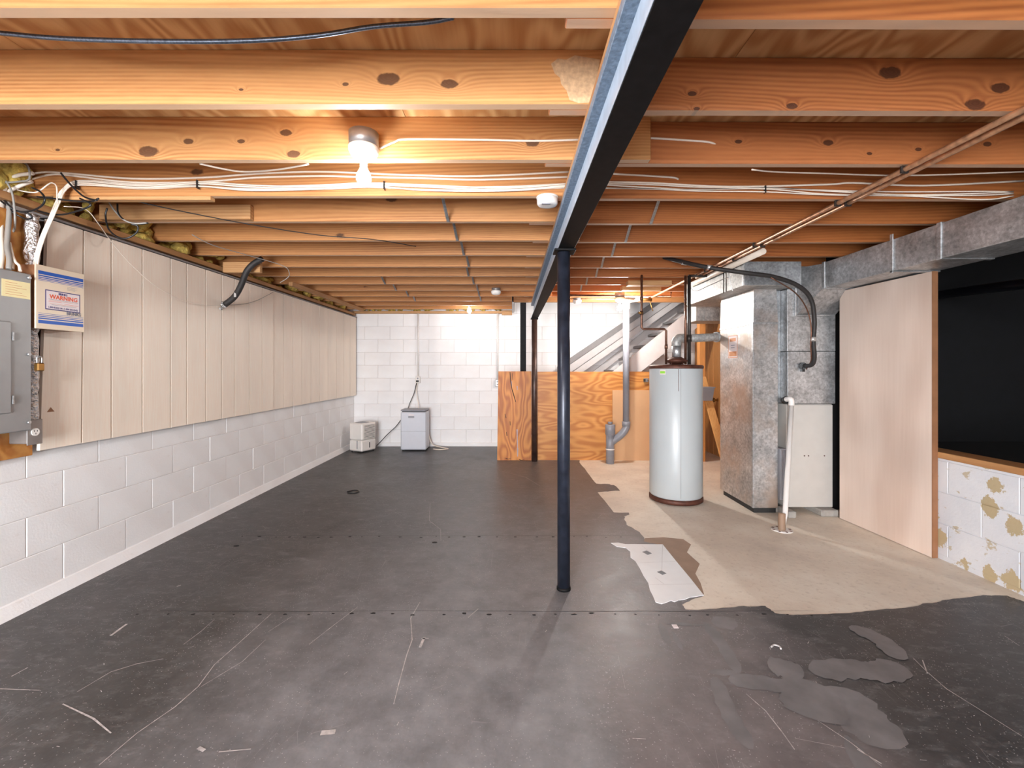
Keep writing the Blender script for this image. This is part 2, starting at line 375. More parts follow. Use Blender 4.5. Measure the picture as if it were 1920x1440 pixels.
    def smear(s, pts, wd, z0, z1):
        q = [pts[0] * 2 - pts[1]] + pts + [pts[-1] * 2 - pts[-2]]; out = []
        for i in range(1, len(q) - 2):
            for k in range(8):
                u = k / 8; a, b, c, d = q[i - 1:i + 3]
                out.append(.5 * ((2 * b) + (c - a) * u + (2 * a - 5 * b + 4 * c - d) * u * u + (3 * b - a - 3 * c + d) * u ** 3))
        out.append(pts[-1]); n = len(out); L = []; Rr = []
        for i, p in enumerate(out):
            d = (out[min(i + 1, n - 1)] - out[max(i - 1, 0)]).normalized(); nn = Vector((-d.y, d.x, 0)); e = min(i, n - 1 - i) / 3.0
            ww = wd * .62 * min(1, .25 + .75 * math.sqrt(min(1, e))) * (1 + .08 * math.sin(i * 1.7 + wd * 90)); L.append(p + nn * ww); Rr.append(p - nn * ww * (1 + .08 * math.sin(i * 2.3)))
        for i in range(n - 1):
            s.add([(a.x, a.y, z1) for a in (L[i], Rr[i], Rr[i + 1], L[i + 1])], [(0, 1, 2, 3)])
    def build(s, name, mat, parent=None, origin=None, two=False):
        if origin is None:
            if parent is not None and parent.type == 'EMPTY': origin = WO[parent]
            else:
                xs = [v.x for v in s.v]; ys = [v.y for v in s.v]; zs = [v.z for v in s.v]
                origin = Vector(((min(xs) + max(xs)) / 2, (min(ys) + max(ys)) / 2, min(zs) if parent is None else (min(zs) + max(zs)) / 2))
        origin = Vector(origin)
        me = bpy.data.meshes.new(name); me.from_pydata([v - origin for v in s.v], [], s.f); me.polygons.foreach_set('use_smooth', s.sm)
        me.materials.append(mat); me.update()
        o = bpy.data.objects.new(name, me); C.objects.link(o); return place(o, parent, origin)
def place(o, parent, origin):
    WO[o] = Vector(origin)
    if parent is not None: o.parent = parent; o.location = WO[o] - WO[parent]
    else: o.location = origin
    return o
def inst(src, parent, origin, name=None, rotz=0):
    o = src.copy(); C.objects.link(o); o.rotation_euler = (0, 0, rotz); return place(o, parent, origin)
def tag(o, label, cat, group=None):
    o['label'] = label; o['category'] = cat
    if group: o['group'] = group
    return o
def thing(name, label, cat, loc, group=None):
    o = bpy.data.objects.new(name, None); o.empty_display_size = .1; C.objects.link(o); place(o, None, Vector(loc)); return tag(o, label, cat, group)
def struct(o): o['kind'] = 'structure'; return o
def stuff(o): o['kind'] = 'stuff'; return o
def bx(*a, b=0.0): return MB().box(*a, b=b)

ZJ = 2.15; ZT = 2.335; YB = 7.10; XL = -2.52; XR = 2.80; YF = -3.2
# ------------------------------------------------------------------ floor
floor = struct(bx(-2.9, 3.1, YF - .1, YB + .2, -.15, 0).build('floor', M['bare']))
def z3(x, y): return G(1050 + x * .4531, 840 + y * .4531)
def z4(x, y): return G(x * .5469, 840 + y * .5469)
bl = [(80, 60), (112, 100), (150, 148), (205, 150), (230, 158), (248, 177), (200, 180), (155, 183), (190, 225), (222, 267), (285, 268), (287, 275), (266, 283), (268, 300), (275, 318), (305, 335), (330, 350), (347, 370), (348, 388),
      (425, 402), (595, 612), (560, 622), (520, 640), (505, 650), (520, 670), (570, 672), (620, 667), (700, 662), (760, 655), (800, 657), (850, 655), (870, 668), (890, 685), (950, 692), (1000, 692), (1100, 689), (1200, 685), (1270, 676), (1330, 670), (1400, 665), (1480, 655), (1500, 645), (1560, 640), (1580, 632), (1625, 625), (1700, 618), (1750, 610), (1800, 611), (1850, 612), (1880, 622), (1920, 637)]
edge = []
for i, p in enumerate(bl):
    if i:
        q = bl[i - 1]
        for k in (1, 2):
            u = k / 3; edge.append((q[0] + (p[0] - q[0]) * u + random.uniform(-2.5, 2.5), q[1] + (p[1] - q[1]) * u + random.uniform(-1.5, 1.5)))
    edge.append(p)
edge = [z3(*p) for p in edge]
poly = [(XL + .03, YB), (XL + .03, YF), (XR, YF), (XR, edge[-1].y - .03)] + [(p.x, p.y) for p in edge[::-1]] + [(.93, 6.1), (.93, YB)]
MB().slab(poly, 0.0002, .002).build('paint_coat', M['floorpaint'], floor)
MB().slab([tuple(z3(*p)[:2]) for p in [(340, 388), (352, 374), (430, 370), (510, 378), (542, 400), (525, 432), (578, 480), (560, 520), (582, 560), (596, 606), (560, 600), (425, 402)]], 0.0002, .0012).build('adhesive_patch', M['adhesive'], floor)
sm = MB()
for pts, wd in [([(600, 722), (680, 830), (740, 935)], .045), ([(615, 928), (745, 935)], .03), ([(415, 730), (452, 815)], .03), ([(440, 728), (600, 735)], .02), ([(465, 760), (505, 838)], .02),
                ([(640, 950), (700, 1100), (790, 1250)], .05), ([(700, 965), (850, 975), (930, 1000)], .07), ([(860, 900), (930, 915), (1010, 940)], .10), ([(1010, 960), (1040, 1050), (1060, 1130)], .17),
                ([(1040, 930), (1200, 915), (1330, 930), (1410, 900)], .10), ([(1200, 740), (1330, 800), (1410, 880)], .08), ([(1150, 990), (1230, 1100), (1380, 1250)], .15), ([(640, 735), (720, 715)], .09), ([(1200, 1290), (1300, 1310)], .16)]:
    sm.smear([z3(*p) for p in pts], wd, .0021, .0024 + .00012 * (len(sm.f) // 8 % 18))
stuff(sm.build('trowel_smear', M['smear'], floor))
sc = MB()
for pts, wd in [([(735, 590), (690, 630), (630, 675)], .004), ([(560, 725), (470, 742), (380, 770), (265, 838)], .005), ([(930, 570), (820, 670), (735, 745), (680, 820), (600, 890), (470, 980), (340, 1090)], .005),
                ([(1000, 580), (920, 632)], .004), ([(910, 660), (830, 735), (690, 820)], .004), ([(1225, 548), (1150, 605), (1060, 675)], .005), ([(1440, 530), (1408, 585), (1413, 660), (1395, 710), (1370, 800), (1350, 880)], .006),
                ([(1640, 553), (1605, 583)], .01), ([(215, 880), (320, 930), (380, 980)], .010), ([(0, 828), (135, 833)], .008), ([(435, 605), (380, 645)], .028), ([(1455, 650), (1440, 685)], .03), ([(1470, 655), (1445, 655)], .02),
                ([(620, 472), (606, 476)], .02), ([(1475, 190), (1472, 250), (1510, 280), (1512, 320)], .004), ([(40, 785), (95, 755)], .012), ([(1100, 980), (1150, 975)], .05), ([(680, 1030), (700, 1040)], .03), ([(750, 1045), (860, 1035)], .01), ([(1720, 80), (1800, 100), (1850, 130)], .006)]:
    sc.ribbon([z4(*p) for p in pts], wd, .0022, .0030)
for pts, wd in [([(1460, 870), (1520, 930), (1600, 1000), (1760, 1100), (1910, 1195)], .005), ([(770, 1020), (850, 1090), (920, 1180), (970, 1250)], .006), ([(1050, 1120), (1200, 1220), (1330, 1320)], .005),
                ([(1230, 1250), (1330, 1310)], .012), ([(975, 1205), (1180, 1245)], .003), ([(240, 860), (270, 1000)], .003), ([(1840, 780), (1900, 820)], .005), ([(300, 1205), (355, 1208)], .008), ([(1500, 880), (1520, 935)], .010)]:
    sc.ribbon([z3(*p) for p in pts], wd, .0022, .0030)
for i in range(170):
    x = random.uniform(-1.9, 2.4); y = random.uniform(1.2, 5.5)
    if x > .7 and y > 2.15: continue
    a = random.uniform(0, 3.1); L = random.uniform(.004, .02); sc.ribbon([(x, y), (x + L * math.cos(a), y + L * math.sin(a))], random.uniform(.003, .007), .0022, .003)
stuff(sc.build('paint_scratch', M['scratch'], floor))
hl = MB()
for Y, x0, x1 in ((2.285, -1.9, 1.55), (3.32, -2.0, .9)):
    hl.ribbon([(x0 + (x1 - x0) * k / 20, Y + random.uniform(-.004, .004)) for k in range(21)], .0035, .0021, .0026)
    x = x0
    while x < x1:
        y = Y - .03 + random.uniform(-.012, .012); r = random.uniform(.005, .013)
        hl.slab([(x + r * math.cos(a) * random.uniform(.7, 1.5), y + r * .7 * math.sin(a) * random.uniform(.6, 1.2)) for a in [k * 1.0472 for k in range(6)]], .0021, .0031); x += random.uniform(.09, .16)
for p in ((810, 337), (1490, 325)):
    q = z4(*p); hl.slab([(q.x + .02 * math.cos(a), q.y + .012 * math.sin(a)) for a in [k * .9 for k in range(7)]], .0021, .004)
stuff(hl.build('nail_hole', M['hole'], floor))
# vinyl remnant
tp = [z3(*p) for p in [(210, 395), (240, 394), (270, 400), (425, 401), (480, 470), (540, 542), (595, 612), (560, 618), (540, 620), (515, 630), (490, 632), (475, 640), (460, 634), (440, 642), (420, 648), (395, 640), (385, 615), (372, 590), (365, 560), (345, 530), (330, 500), (312, 470), (292, 455), (290, 430), (272, 415), (235, 410)]]
tl = MB().slab([(p.x, p.y) for p in tp], .0021, .0045).build('vinyl_tile', M['tile']); tag(tl, 'torn strip of white vinyl flooring with small dark diamonds lying on the concrete', 'flooring')
for cx, cy in ((360, 436), (421, 519)):
    MB().slab([tuple(z3(cx + a, cy + b)[:2]) for a, b in ((-20, -3), (-2, -9), (20, 3), (3, 9))], .0045, .005).build('diamond', M['tile_dark'], tl)
gl = MB()
for a, b in (((330, 478), (478, 472)), ((372, 568), (560, 566)), ((340, 408), (380, 440)), ((395, 540), (430, 566)), ((425, 401), (421, 519))): gl.ribbon([z3(*a), z3(*b)], .0025, .0045, .0048)
gl.build('seam', M['grey_paint'], tl)
q = G(1266, 1176); tag(bx(q.x - .012, q.x + .012, q.y - .015, q.y + .015, .003, .005).build('paper_scrap', M['sticker']), 'tiny white paper scrap on the dark floor in front of the vinyl strip', 'paper scrap')
q = z3(893, 828); tag(MB().tube([(q.x - .02, q.y, .006), (q.x, q.y + .012, .007), (q.x + .018, q.y + .002, .006), (q.x + .014, q.y - .014, .006)], .004, 6).build('wire_scrap', M['scratch']), 'short curled pale wire scrap on the dark floor', 'wire scrap')
q = z4(1210, 152); tag(MB().tube([(q.x - .06, q.y, .006), (q.x, q.y + .06, .007), (q.x + .06, q.y + .01, .006), (q.x + .03, q.y - .05, .006), (q.x - .04, q.y - .04, .006)], .0045, 6).build('wire_loop', M['black_cable']), 'small loop of black wire lying on the dark floor before the dehumidifiers', 'wire')

# ------------------------------------------------------------------ walls
CH = .2054
def blockmesh(L, h, th, axis, mat, cache={}):
    k = (round(L, 3), round(h, 3), axis, mat.name)
    if k not in cache:
        b = MB()
        if axis == 'X': b.box(-L / 2, L / 2, 0, th, -h / 2, h / 2, b=.003)
        else: b.box(-th, 0, -L / 2, L / 2, -h / 2, h / 2, b=.003)
        cache[k] = (b, None)
        me = bpy.data.meshes.new('block'); me.from_pydata(b.v, [], b.f); me.materials.append(mat); cache[k] = me
    return cache[k]
def block(L, h, axis, mat, parent, org, th=.03):
    o = bpy.data.objects.new('block', blockmesh(L, h, th, axis, mat)); C.objects.link(o); return place(o, parent, Vector(org))
wb = struct(bx(-2.9, 3.1, YB + .0035, YB + .2, -.02, 2.72).build('wall_back', M['mortar']))
for k in range(13):
    z0 = .06 + CH * k; j = -2.137 if k % 2 else -2.349; x = j - .404 * 2
    while x < 3.0:
        a = max(x, XL); b = min(x + .404, 2.92)
        if b - a > .03 and not (k >= 10 and b < -.1): block(b - a - .005, CH - .005, 'X', M['block'], wb, ((a + b) / 2, YB + random.uniform(-.0015, .001), z0 + CH / 2))
        x += .404
bx(XL, 2.9, YB - .02, YB + .01, 0, .06, b=.006).build('base_curb', M['block'], wb)
wl = struct(bx(-2.9, XL - .0035, YF, YB + .1, -.02, 2.11).build('wall_left', M['mortar']))
for k in range(5):
    z0 = .06 + CH * k; y = (2.50 if k % 2 == 0 else 2.31) - .404 * 5
    while y < YB:
        a = y; b = min(y + .404, YB)
        if b - a > .03: block(b - a - .003, CH - .003, 'Y', M['block'], wl, (XL + random.uniform(-.001, .0015), (a + b) / 2, z0 + CH / 2))
        y += .404
c_ = MB()
c_.hexa([(XL - .01, YF, 0), (XL + .035, YF, 0), (XL + .035, YB, 0), (XL - .01, YB, 0)], [(XL - .01, YF, .075), (XL + .008, YF, .065), (XL + .008, YB, .065), (XL - .01, YB, .075)])
struct(c_.build('baseboard_left', M['block']))
struct(bx(-2.9, 6.2, YF - .2, YF, -.02, 2.72).build('wall_front', M['block']))
gd = struct(MB().box(-2.15, -2.07, YF, YF + .06, 0, 2.15, b=.004).box(-.13, -.05, YF, YF + .06, 0, 2.15, b=.004).box(-2.07, -.13, YF, YF + .06, 2.08, 2.15, b=.004).box(-1.13, -1.07, YF, YF + .05, 0, 2.08, b=.004).build('added_door_1', M['white_paint']))  # added door frame, unseen, made up to go with the front fill
bx(-2.07, -.13, YF + .012, YF + .018, .03, 2.08).build('pane', M['added_glow'], gd)  # added glowing pane, a made-up light source out of view
# right: low block wall with wooden sill, crawl space behind, then a brown panelled wall
wr = struct(bx(XR + .006, XR + .2, YF, 3.72, -.02, .66).build('wall_right', M['patch']))
for k in range(4):
    z0 = .03 + CH * k; h = min(CH, .66 - z0); y = YF + (.2 if k % 2 else 0)
    if h < .02: continue
    while y < 3.70:
        b = min(y + .404, 3.70)
        if b > .9 and b - y > .03: block(b - y - .003, h - .003, 'Y', M['patch'], wr, (XR + .03, (y + b) / 2, z0 + h / 2))
        y += .404
bx(XR - .005, XR + .15, YF, 3.70, .66, .70, b=.003).build('sill_board', M['lumber_y'], wr)
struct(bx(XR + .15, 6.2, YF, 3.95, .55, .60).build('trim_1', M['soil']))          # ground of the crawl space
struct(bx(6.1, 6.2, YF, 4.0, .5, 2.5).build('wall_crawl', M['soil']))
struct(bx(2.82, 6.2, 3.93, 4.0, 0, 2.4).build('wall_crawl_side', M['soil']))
a = Vector((4.6, 3.9, 1.66)); tag(MB().tube([P(1740, 556, 3.85) + Vector((0, 0, 0)), P(1850, 541, 3.2), P(1960, 528, 2.75), P(2100, 512, 2.3)], .035, 14).build('drain_pipe', M['liner']), 'shiny black plastic pipe crossing the dark crawl space above the patched low wall', 'pipe')
wrb = struct(bx(2.94, 3.1, 3.72, YB + .1, -.02, 2.6).build('wall_right_back', M['brown_panel']))
y = 4.0
while y < YB:
    wdt = random.choice((.1, .15, .2)); bx(2.915, 2.94, y + .003, min(y + wdt, YB) - .003, .0, 2.4, b=.003).build('plank', M['brown_panel'], wrb); y += wdt

# faux wood panelling, two sheets of grooved strips, fixed proud of the left wall
xs = [88, 157, 209, 267, 320, 350, 386, 416, 440, 468, 492, 513, 533, 550, 567, 584, 600, 616, 632, 645, 657, 668.6]
Ys = [F * 2.46 / (960 - x) for x in xs]
pa = thing('wall_panelling', 'pale grooved faux-wood sheet panelling fixed high on the left block wall', 'panelling', (-2.49, 4.6, .82))
bx(-2.52, -2.475, Ys[0] + .01, Ys[-1] - .01, .825, 2.03).build('backing', M['groove'], pa)
for i in range(len(Ys) - 1):
    a, b = Ys[i] + .0055, Ys[i + 1] - .0055; zt = 2.045 if i >= 11 else 2.04
    xo = -2.46 if i < 11 else -2.466
    da = -.04 if i == 0 else (-.012 if i == 1 else 0); db = -.012 if i == 0 else 0
    MB().hexa([(-2.478, a + da, .82), (xo, a + da, .82), (xo, b + db, .82), (-2.478, b + db, .82)], [(-2.478, a, zt), (xo, a, zt), (xo, b, zt), (-2.478, b, zt)]).build('plank', M['panel'], pa)
cp = [P(a, b, 2.354) for a, b in ((82, 773), (88, 764), (95, 773))]; MB().add([(-2.4592, p.y + dy, p.z) for p, dy in zip(cp, (0, .02, .04))] , [(0, 2, 1)]).build('chip', M['edge_wood_shade'], pa)
bx(-2.52, -2.455, Ys[0], Ys[-1], 2.045, 2.056).build('top_strip', M['grey_paint'], pa)
# ------------------------------------------------------------------ ceiling: subfloor sheets, joists, rim
ceil = struct(bx(-2.9, 6.2, YF - .1, 6.06, ZT + .02, ZT + .05).build('ceiling', M['dark']))
yy = YF - .1
while yy < 6.0:
    y2 = min(yy + 1.22, 6.08); xx = -2.9 + (0 if int((yy + 5) / 1.22) % 2 else -1.2)
    while xx < 6.1:
        a = max(xx, -2.9); b = min(xx + 2.44, 6.2)
        if b > a + .05: bx(a + .001, b - .001, yy + .001, y2 - .001, ZT, ZT + .02).build('subfloor_sheet', M['subfloor'], ceil)
        xx += 2.44
    yy += 1.22
bx(-2.9, .02, 6.08, YB + .1, ZT, ZT + .02).build('subfloor_sheet', M['subfloor'], ceil)
struct(bx(-.05, 3.1, 6.0, YB + .2, 2.68, 2.72).build('trim_2', M['white_paint']))   # plaster above the stair opening
struct(bx(-.0, .03, 6.10, YB, ZJ - .02, 2.68).build('trim_3', M['white_paint']))
def JY(i): return 1.148 + .406 * (i - 1)
def joist(x0, x1, yb, mat, name='joist', z0=ZJ, dy=0.0):
    L = x1 - x0; b = bx(-L / 2, L / 2, -.019, .019, -.0925, .0925, b=.003)
    me = bpy.data.meshes.new('joist'); me.from_pydata(b.v, [], b.f); me.materials.append(mat)
    o = bpy.data.objects.new(name, me); C.objects.link(o)
    place(o, ceil, Vector(((x0 + x1) / 2, yb - .019, z0 + .0925))); o.rotation_euler = (0, 0, dy); return o
def kn(px, py, yf, x0, x1): 
    q = P(px, py, yf); return (q.x - (x0 + x1) / 2, q.z - (ZJ + .0925))
for i in range(-9, 16):
    yb = JY(i); x1 = {2: .42, 3: .60, 1: .45}.get(i, random.uniform(.38, .5)); m = M['joist_l']
    if i >= 13: x1 = 0.0
    if i == 2:
        f = [(728, 148, .024), (842, 157, .018), (648, 158, .007), (452, 168, .005)]
        m = wood('lumber_knotty_two', srgb(206, 150, 94), srgb(160, 98, 50), edge=.5, knots=[(*kn(a, b, yb - .038, -2.62, x1), c) for a, b, c in f], freq=52, contrast=.5)
    if i == 3:
        f = [(278, 284, .026), (353, 265, .014), (452, 265, .010), (536, 249, .016), (550, 289, .018), (998, 268, .018), (108, 281, .006)]
        m = wood('lumber_knotty_three', srgb(206, 154, 98), srgb(166, 104, 54), edge=.5, knots=[(*kn(a, b, yb - .038, -2.62, x1), c) for a, b, c in f], freq=52, contrast=.6)
    joist(-2.62, x1, yb, m)
for i in range(-9, 13):
    yb = JY(i) + .042; x0 = {1: .14, 2: .13}.get(i, random.uniform(.10, .16)); m = M['joist_r']
    if i == 2:
        f = [(1668, 137, .024), (1297, 177, .010), (1484, 200, .012), (1828, 196, .022), (1875, 165, .02), (1305, 205, .007)]
        m = wood('lumber_redknot_two', srgb(182, 114, 64), srgb(134, 70, 34), edge=.5, knots=[(*kn(a, b, yb - .038, x0, 3.4), c) for a, b, c in f], freq=46, contrast=.6)
    if i == 3:
        f = [(1384, 266, .010), (1552, 268, .014), (1630, 288, .008), (1722, 280, .009), (1852, 270, .012)]
        m = wood('lumber_redknot_three', srgb(180, 112, 64), srgb(132, 70, 34), edge=.5, knots=[(*kn(a, b, yb - .038, x0, 3.4), c) for a, b, c in f], freq=46, contrast=.5)
    joist(x0, 3.4, yb, m, dy=.004)
yf = JY(2) - .0385; pts = [(1033, 120), (1046, 110), (1062, 112), (1078, 104), (1100, 108), (1125, 112), (1118, 150), (1108, 193), (1085, 194), (1068, 188), (1062, 170), (1052, 158), (1050, 146), (1040, 138)]
qq = [P(a, b, yf) for a, b in pts]; cc = sum(qq, Vector()) / len(qq); sd = MB(); sd.add([(cc.x, yf - .001, cc.z)] + [(p.x, yf - .001, p.z) for p in qq], [(0, i + 1, (i + 1) % len(qq) + 1) for i in range(len(qq))]); sd.build('cement_smudge', plain('sandy_smudge', srgb(196, 160, 122), .8, var=.2, nscale=60, bump=.002), ceil)
joist(0.02, 3.0, 6.10, M['joist_l'])                                      # header at the stair opening
joist(0.02, 3.0, 6.14, M['joist_l'])
o = bx(.002, .04, 6.1, YB, ZJ, ZT, b=.003).build('trimmer', M['white_paint'], ceil)
o = bx(-2.52, -.02, YB - .07, YB + .05, 2.114, ZJ, b=.003).build('sill_plate', M['strip'], ceil)
o = bx(-.16, 0, YB - .08, YB + .04, 2.09, ZJ + .01, b=.003).build('sill_block', M['strip'], ceil)
bx(-2.62, 0, YB + .02, YB + .06, ZJ, ZT).build('rim_joist', M['joist_l'], ceil)
bx(-2.66, -2.62, YF, YB, 2.11, ZT).build('rim_joist', M['lumber_y'], ceil)
bx(-2.66, -2.47, YF, YB - .07, 2.075, 2.113, b=.003).build('sill_plate', M['lumber_y'], ceil)
bx(-2.50, P(470, 400, 2.70).x, JY(5) - .078, JY(5) - .04, ZJ, ZJ + .09, b=.003).build('sister_block', M['strip'], ceil)
bx(-2.4, P(402, 375, 2.36).x, JY(4) - .038, JY(4) + .0, ZJ - .02, ZJ - .001, b=.002).build('shim', M['strip'], ceil)
bx(-2.45, P(503, 525, 3.9).x, JY(8) - .22, JY(8) - .18, ZJ - .09, ZJ - .001, b=.003).build('sister_block', M['strip'], ceil)
def lumps(box, n, r, seed):
    rn = random.Random(seed); b = MB(); x0, x1, y0, y1, z0, z1 = box
    for i in range(n):
        c = Vector((rn.uniform(x0, x1), rn.uniform(y0, y1), rn.uniform(z0, z1))); rr = r * rn.uniform(.6, 1.3)
        pr = [(0.001, -rr * .7), (rr * .7, -rr * .5), (rr, 0), (rr * .65, rr * .5), (0.001, rr * .7)]
        R = Matrix.Rotation(rn.uniform(0, 3), 3, Vector((rn.random(), rn.random(), rn.random())).normalized()) @ Matrix.Diagonal((rn.uniform(.7, 1.6), rn.uniform(.7, 1.6), rn.uniform(.6, 1.1)))
        b.lathe(c, [(a * rn.uniform(.85, 1.1), z) for a, z in pr], 8, R)
    return b
for i in range(3, 15):
    a, bb = JY(i), JY(i + 1) - .04
    stuff(lumps((-2.60, -2.52, a + .04, bb - .04, ZJ - .02, ZT - .05), 10, .055, i).build('insulation', M['insul'], ceil))
stuff(lumps((-2.4, -.2, YB - .03, YB, ZJ + .02, ZJ + .07), 70, .032, 99).build('insulation', M['insul'], ceil))
# galvanised cross bridging between joists
for i in range(4, 13):
    for X, ok in ((-.42 + random.uniform(-.03, .03), True), (.80 + random.uniform(-.05, .05), i < 11), (-1.35 + random.uniform(-.04, .04), i > 8)):
        if not ok: continue
        yo = .042 if X > 0.2 else 0
        y0 = JY(i) + yo; y1 = JY(i + 1) - .038 + yo
        MB().hexa([(X, y0, ZT - .02), (X + .018, y0, ZT - .02), (X + .018, y0 + .003, ZT - .02), (X, y0 + .003, ZT - .02)], [(X + .015, y1 - .003, ZJ - .005), (X + .033, y1 - .003, ZJ - .005), (X + .033, y1, ZJ - .005), (X + .015, y1, ZJ - .005)]).build('bridging_strap', M['galv'], ceil)
# wooden cleat strip loose under the joists on the left
st = MB(); a = P(545, 532, 4.6); b = P(679, 581, 6.66)
st.hexa([a + Vector(v) for v in ((-.02, 0, -.02), (.02, 0, -.02), (.02, 0, .018), (-.02, 0, .018))], [b + Vector(v) for v in ((-.02, 0, -.02), (.02, 0, -.02), (.02, 0, .018), (-.02, 0, .018))])
tag(st.build('wood_strip', M['lumber_y']), 'long pale timber strip nailed under the joists above the far end of the panelling', 'timber')

# ------------------------------------------------------------------ steel beam and columns
be = thing('support_beam', 'long steel I-beam painted black below, running from above the camera to the back column', 'beam', (.30, 3, 1.913))
ZB = 1.913; x0, x1 = .2566, .3467; y0, y1 = -3.1, 6.0
bx(x0, x1, y0, y1, ZB, ZB + .012, b=.002).build('bottom_flange', M['black_steel'], be)
bx(x0 - .0012, x0 + .0001, y0, y1, ZB + .0015, ZB + .0115).build('flange_edge', M['pale_steel'], be)
bx(.292, .302, y0, y1, ZB + .012, 2.085).build('web', M['pale_steel'], be)
bx(x0, x1, y0, y1, 2.085, 2.115, b=.002).build('top_flange', M['blue_steel'], be)
bx(x0 + .004, x1 - .004, y0, y1, 2.115, ZJ - .001, b=.002).build('nailer_board', M['lumber_y'], be)
co = thing('support_column', 'dark navy round steel column in front, standing alone mid-floor under the beam', 'column', (.292, 2.515, 0))
MB().cyl((.292, 2.515, .006), (.292, 2.515, ZB - .012), .036, 32).build('shaft', M['navy_steel'], co)
bx(.235, .355, 2.46, 2.57, ZB - .012, ZB - .0005, b=.002).build('cap_plate', M['black_steel'], co)
MB().lathe((.292, 2.515, 0), [(.040, .002), (.040, .012), (.037, .02)], 32).build('base_collar', M['black_steel'], co)
co = thing('support_column', 'thin brown-black steel column at the far end of the beam beside the plywood', 'column', (.30, 5.96, 0))
MB().cyl((.30, 5.96, .004), (.30, 5.96, ZB - .012), .038, 28).build('shaft', plain('brown_black_steel', srgb(70, 52, 46), .4, .3, var=.4), co)
bx(.25, .35, 5.91, 6.0, ZB - .012, ZB - .0005, b=.002).build('cap_plate', M['black_steel'], co)
tag(bx(.115, .195, 6.16, 6.21, 0, 2.33, b=.003).build('post', M['black_steel']), 'flat matt black square post rising behind the plywood against the white back wall', 'post')

# ------------------------------------------------------------------ plywood barrier at the stairs
pb = thing('plywood_panel', 'weathered brown plywood board with cracks standing left of the back column', 'plywood', (0, 6.02, 0))
a = P(933, 862, 6.02); 
MB().hexa([(-.20, 6.01, .004), (.262, 6.01, .004), (.262, 6.03, .004), (-.20, 6.03, .004)], [(-.185, 6.01, 1.205), (.262, 6.01, 1.205), (.262, 6.03, 1.205), (-.185, 6.03, 1.205)]).build('sheet', M['ply_board'], pb)
cr = MB()
def crk(pts, w0):
    q = [P(*p, 6.008) for p in pts]
    for i in range(len(q) - 1):
        wa, wb_ = w0 * random.uniform(.5, 1), w0 * random.uniform(.5, 1)
        cr.add([(q[i].x - wa, 6.0085, q[i].z), (q[i].x + wa, 6.0085, q[i].z), (q[i + 1].x + wb_, 6.0085, q[i + 1].z), (q[i + 1].x - wb_, 6.0085, q[i + 1].z)], [(0, 1, 2, 3)])
Z6 = lambda x, y: (620 + x / 4, 540 + y / 4)
crk([Z6(1345, 630), Z6(1350, 700), Z6(1360, 760), Z6(1375, 810), Z6(1388, 855)], .006); crk([Z6(1362, 640), Z6(1366, 690)], .004)
crk([Z6(1308, 945), Z6(1316, 975)], .005); crk([Z6(1345, 1000), Z6(1348, 1030)], .005); crk([Z6(1318, 1080), Z6(1322, 1110)], .005)
crk([Z6(1310, 1275), Z6(1330, 1285), Z6(1350, 1278)], .012); crk([Z6(1410, 1283), Z6(1430, 1292), Z6(1450, 1286)], .012)
stuff(cr.build('crack', M['hole'], pb))
dr = MB(); cr = dr
crk([Z6(1398, 735), Z6(1400, 765)], .009); crk([Z6(1398, 1060), Z6(1400, 1140), Z6(1402, 1200), Z6(1402, 1265)], .010); crk([Z6(1358, 700), Z6(1360, 770)], .004)
stuff_ = dr.build('paint_drip', plain('violet_grey_drip', srgb(176, 156, 158), .6), pb); stuff(stuff_)
tag(bx(.345, 2.42, 6.035, 6.053, .0, 1.20, b=.001).build('plywood_panel', M['ply_orange']), 'long honey-coloured plywood sheet screening the foot of the stairs', 'plywood')
q0 = P(1149, 732, 6.0); q1 = P(1300, 732, 6.0)
tag(bx(q0.x, q1.x + .1, 6.015, 6.028, .0, .95, b=.001).build('hardboard_panel', M['hardboard']), 'smooth tan hardboard sheet leaning on the honey plywood behind the grey drain pipe', 'hardboard')
q = P(1212, 713, 6.0); oo = thing('outlet_box', 'small metal box with dark hole on the plywood left of the water heater', 'electrical box', (q.x, 6.03, q.z))
bx(q.x - .03, q.x + .03, 6.0, 6.036, q.z - .025, q.z + .025, b=.004).build('box', M['metal_box'], oo)
bx(q.x - .04, q.x - .012, 5.996, 6.0, q.z - .018, q.z + .018).build('opening', M['dark'], oo)
for dx in (.012, .026): MB().lathe((q.x + dx, 5.998, q.z), [(.005, -.001), (.005, .001)], 8, Matrix.Rotation(1.57, 3, 'X')).build('screw', M['dark'], oo)

# ------------------------------------------------------------------ stairs
sg = thing('staircase', 'white painted open wooden staircase rising to the right behind the plywood', 'staircase', (1.4, 6.6, 0))
def Z7(x, y): return (1030 + x / 5.647, 540 + y / 5.647)
def slope_board(l0, l1, u0, u1, Y, th, name, mat, parent, down=0.0, up=0.0):
    """l0,l1 lower edge, u0,u1 upper edge (picture points) of a sloping board standing at depth Y"""
    L0, L1, U0, U1 = [P(*p, Y) for p in (l0, l1, u0, u1)]
    d = (L1 - L0).normalized(); L0 = L0 - d * down; U0 = U0 - (U1 - U0).normalized() * down; L1 = L1 + d * up; U1 = U1 + (U1 - U0).normalized() * up
    if L0.z < 0: t = (0 - L0.z) / (L1.z - L0.z); L0 = L0.lerp(L1, t)
    if U0.z < 0: t = (0 - U0.z) / (U1.z - U0.z); U0 = U0.lerp(U1, t)
    v = Vector((0, th, 0))
    b = MB().hexa([L0, L1, L1 + v, L0 + v], [U0, U1, U1 + v, U0 + v]); return b.build(name, mat, parent)
slope_board(Z7(960, 895), Z7(1670, 335), Z7(660, 895), Z7(1540, 190), 6.16, .038, 'stringer', M['white_paint'], sg, 1.75, .45)
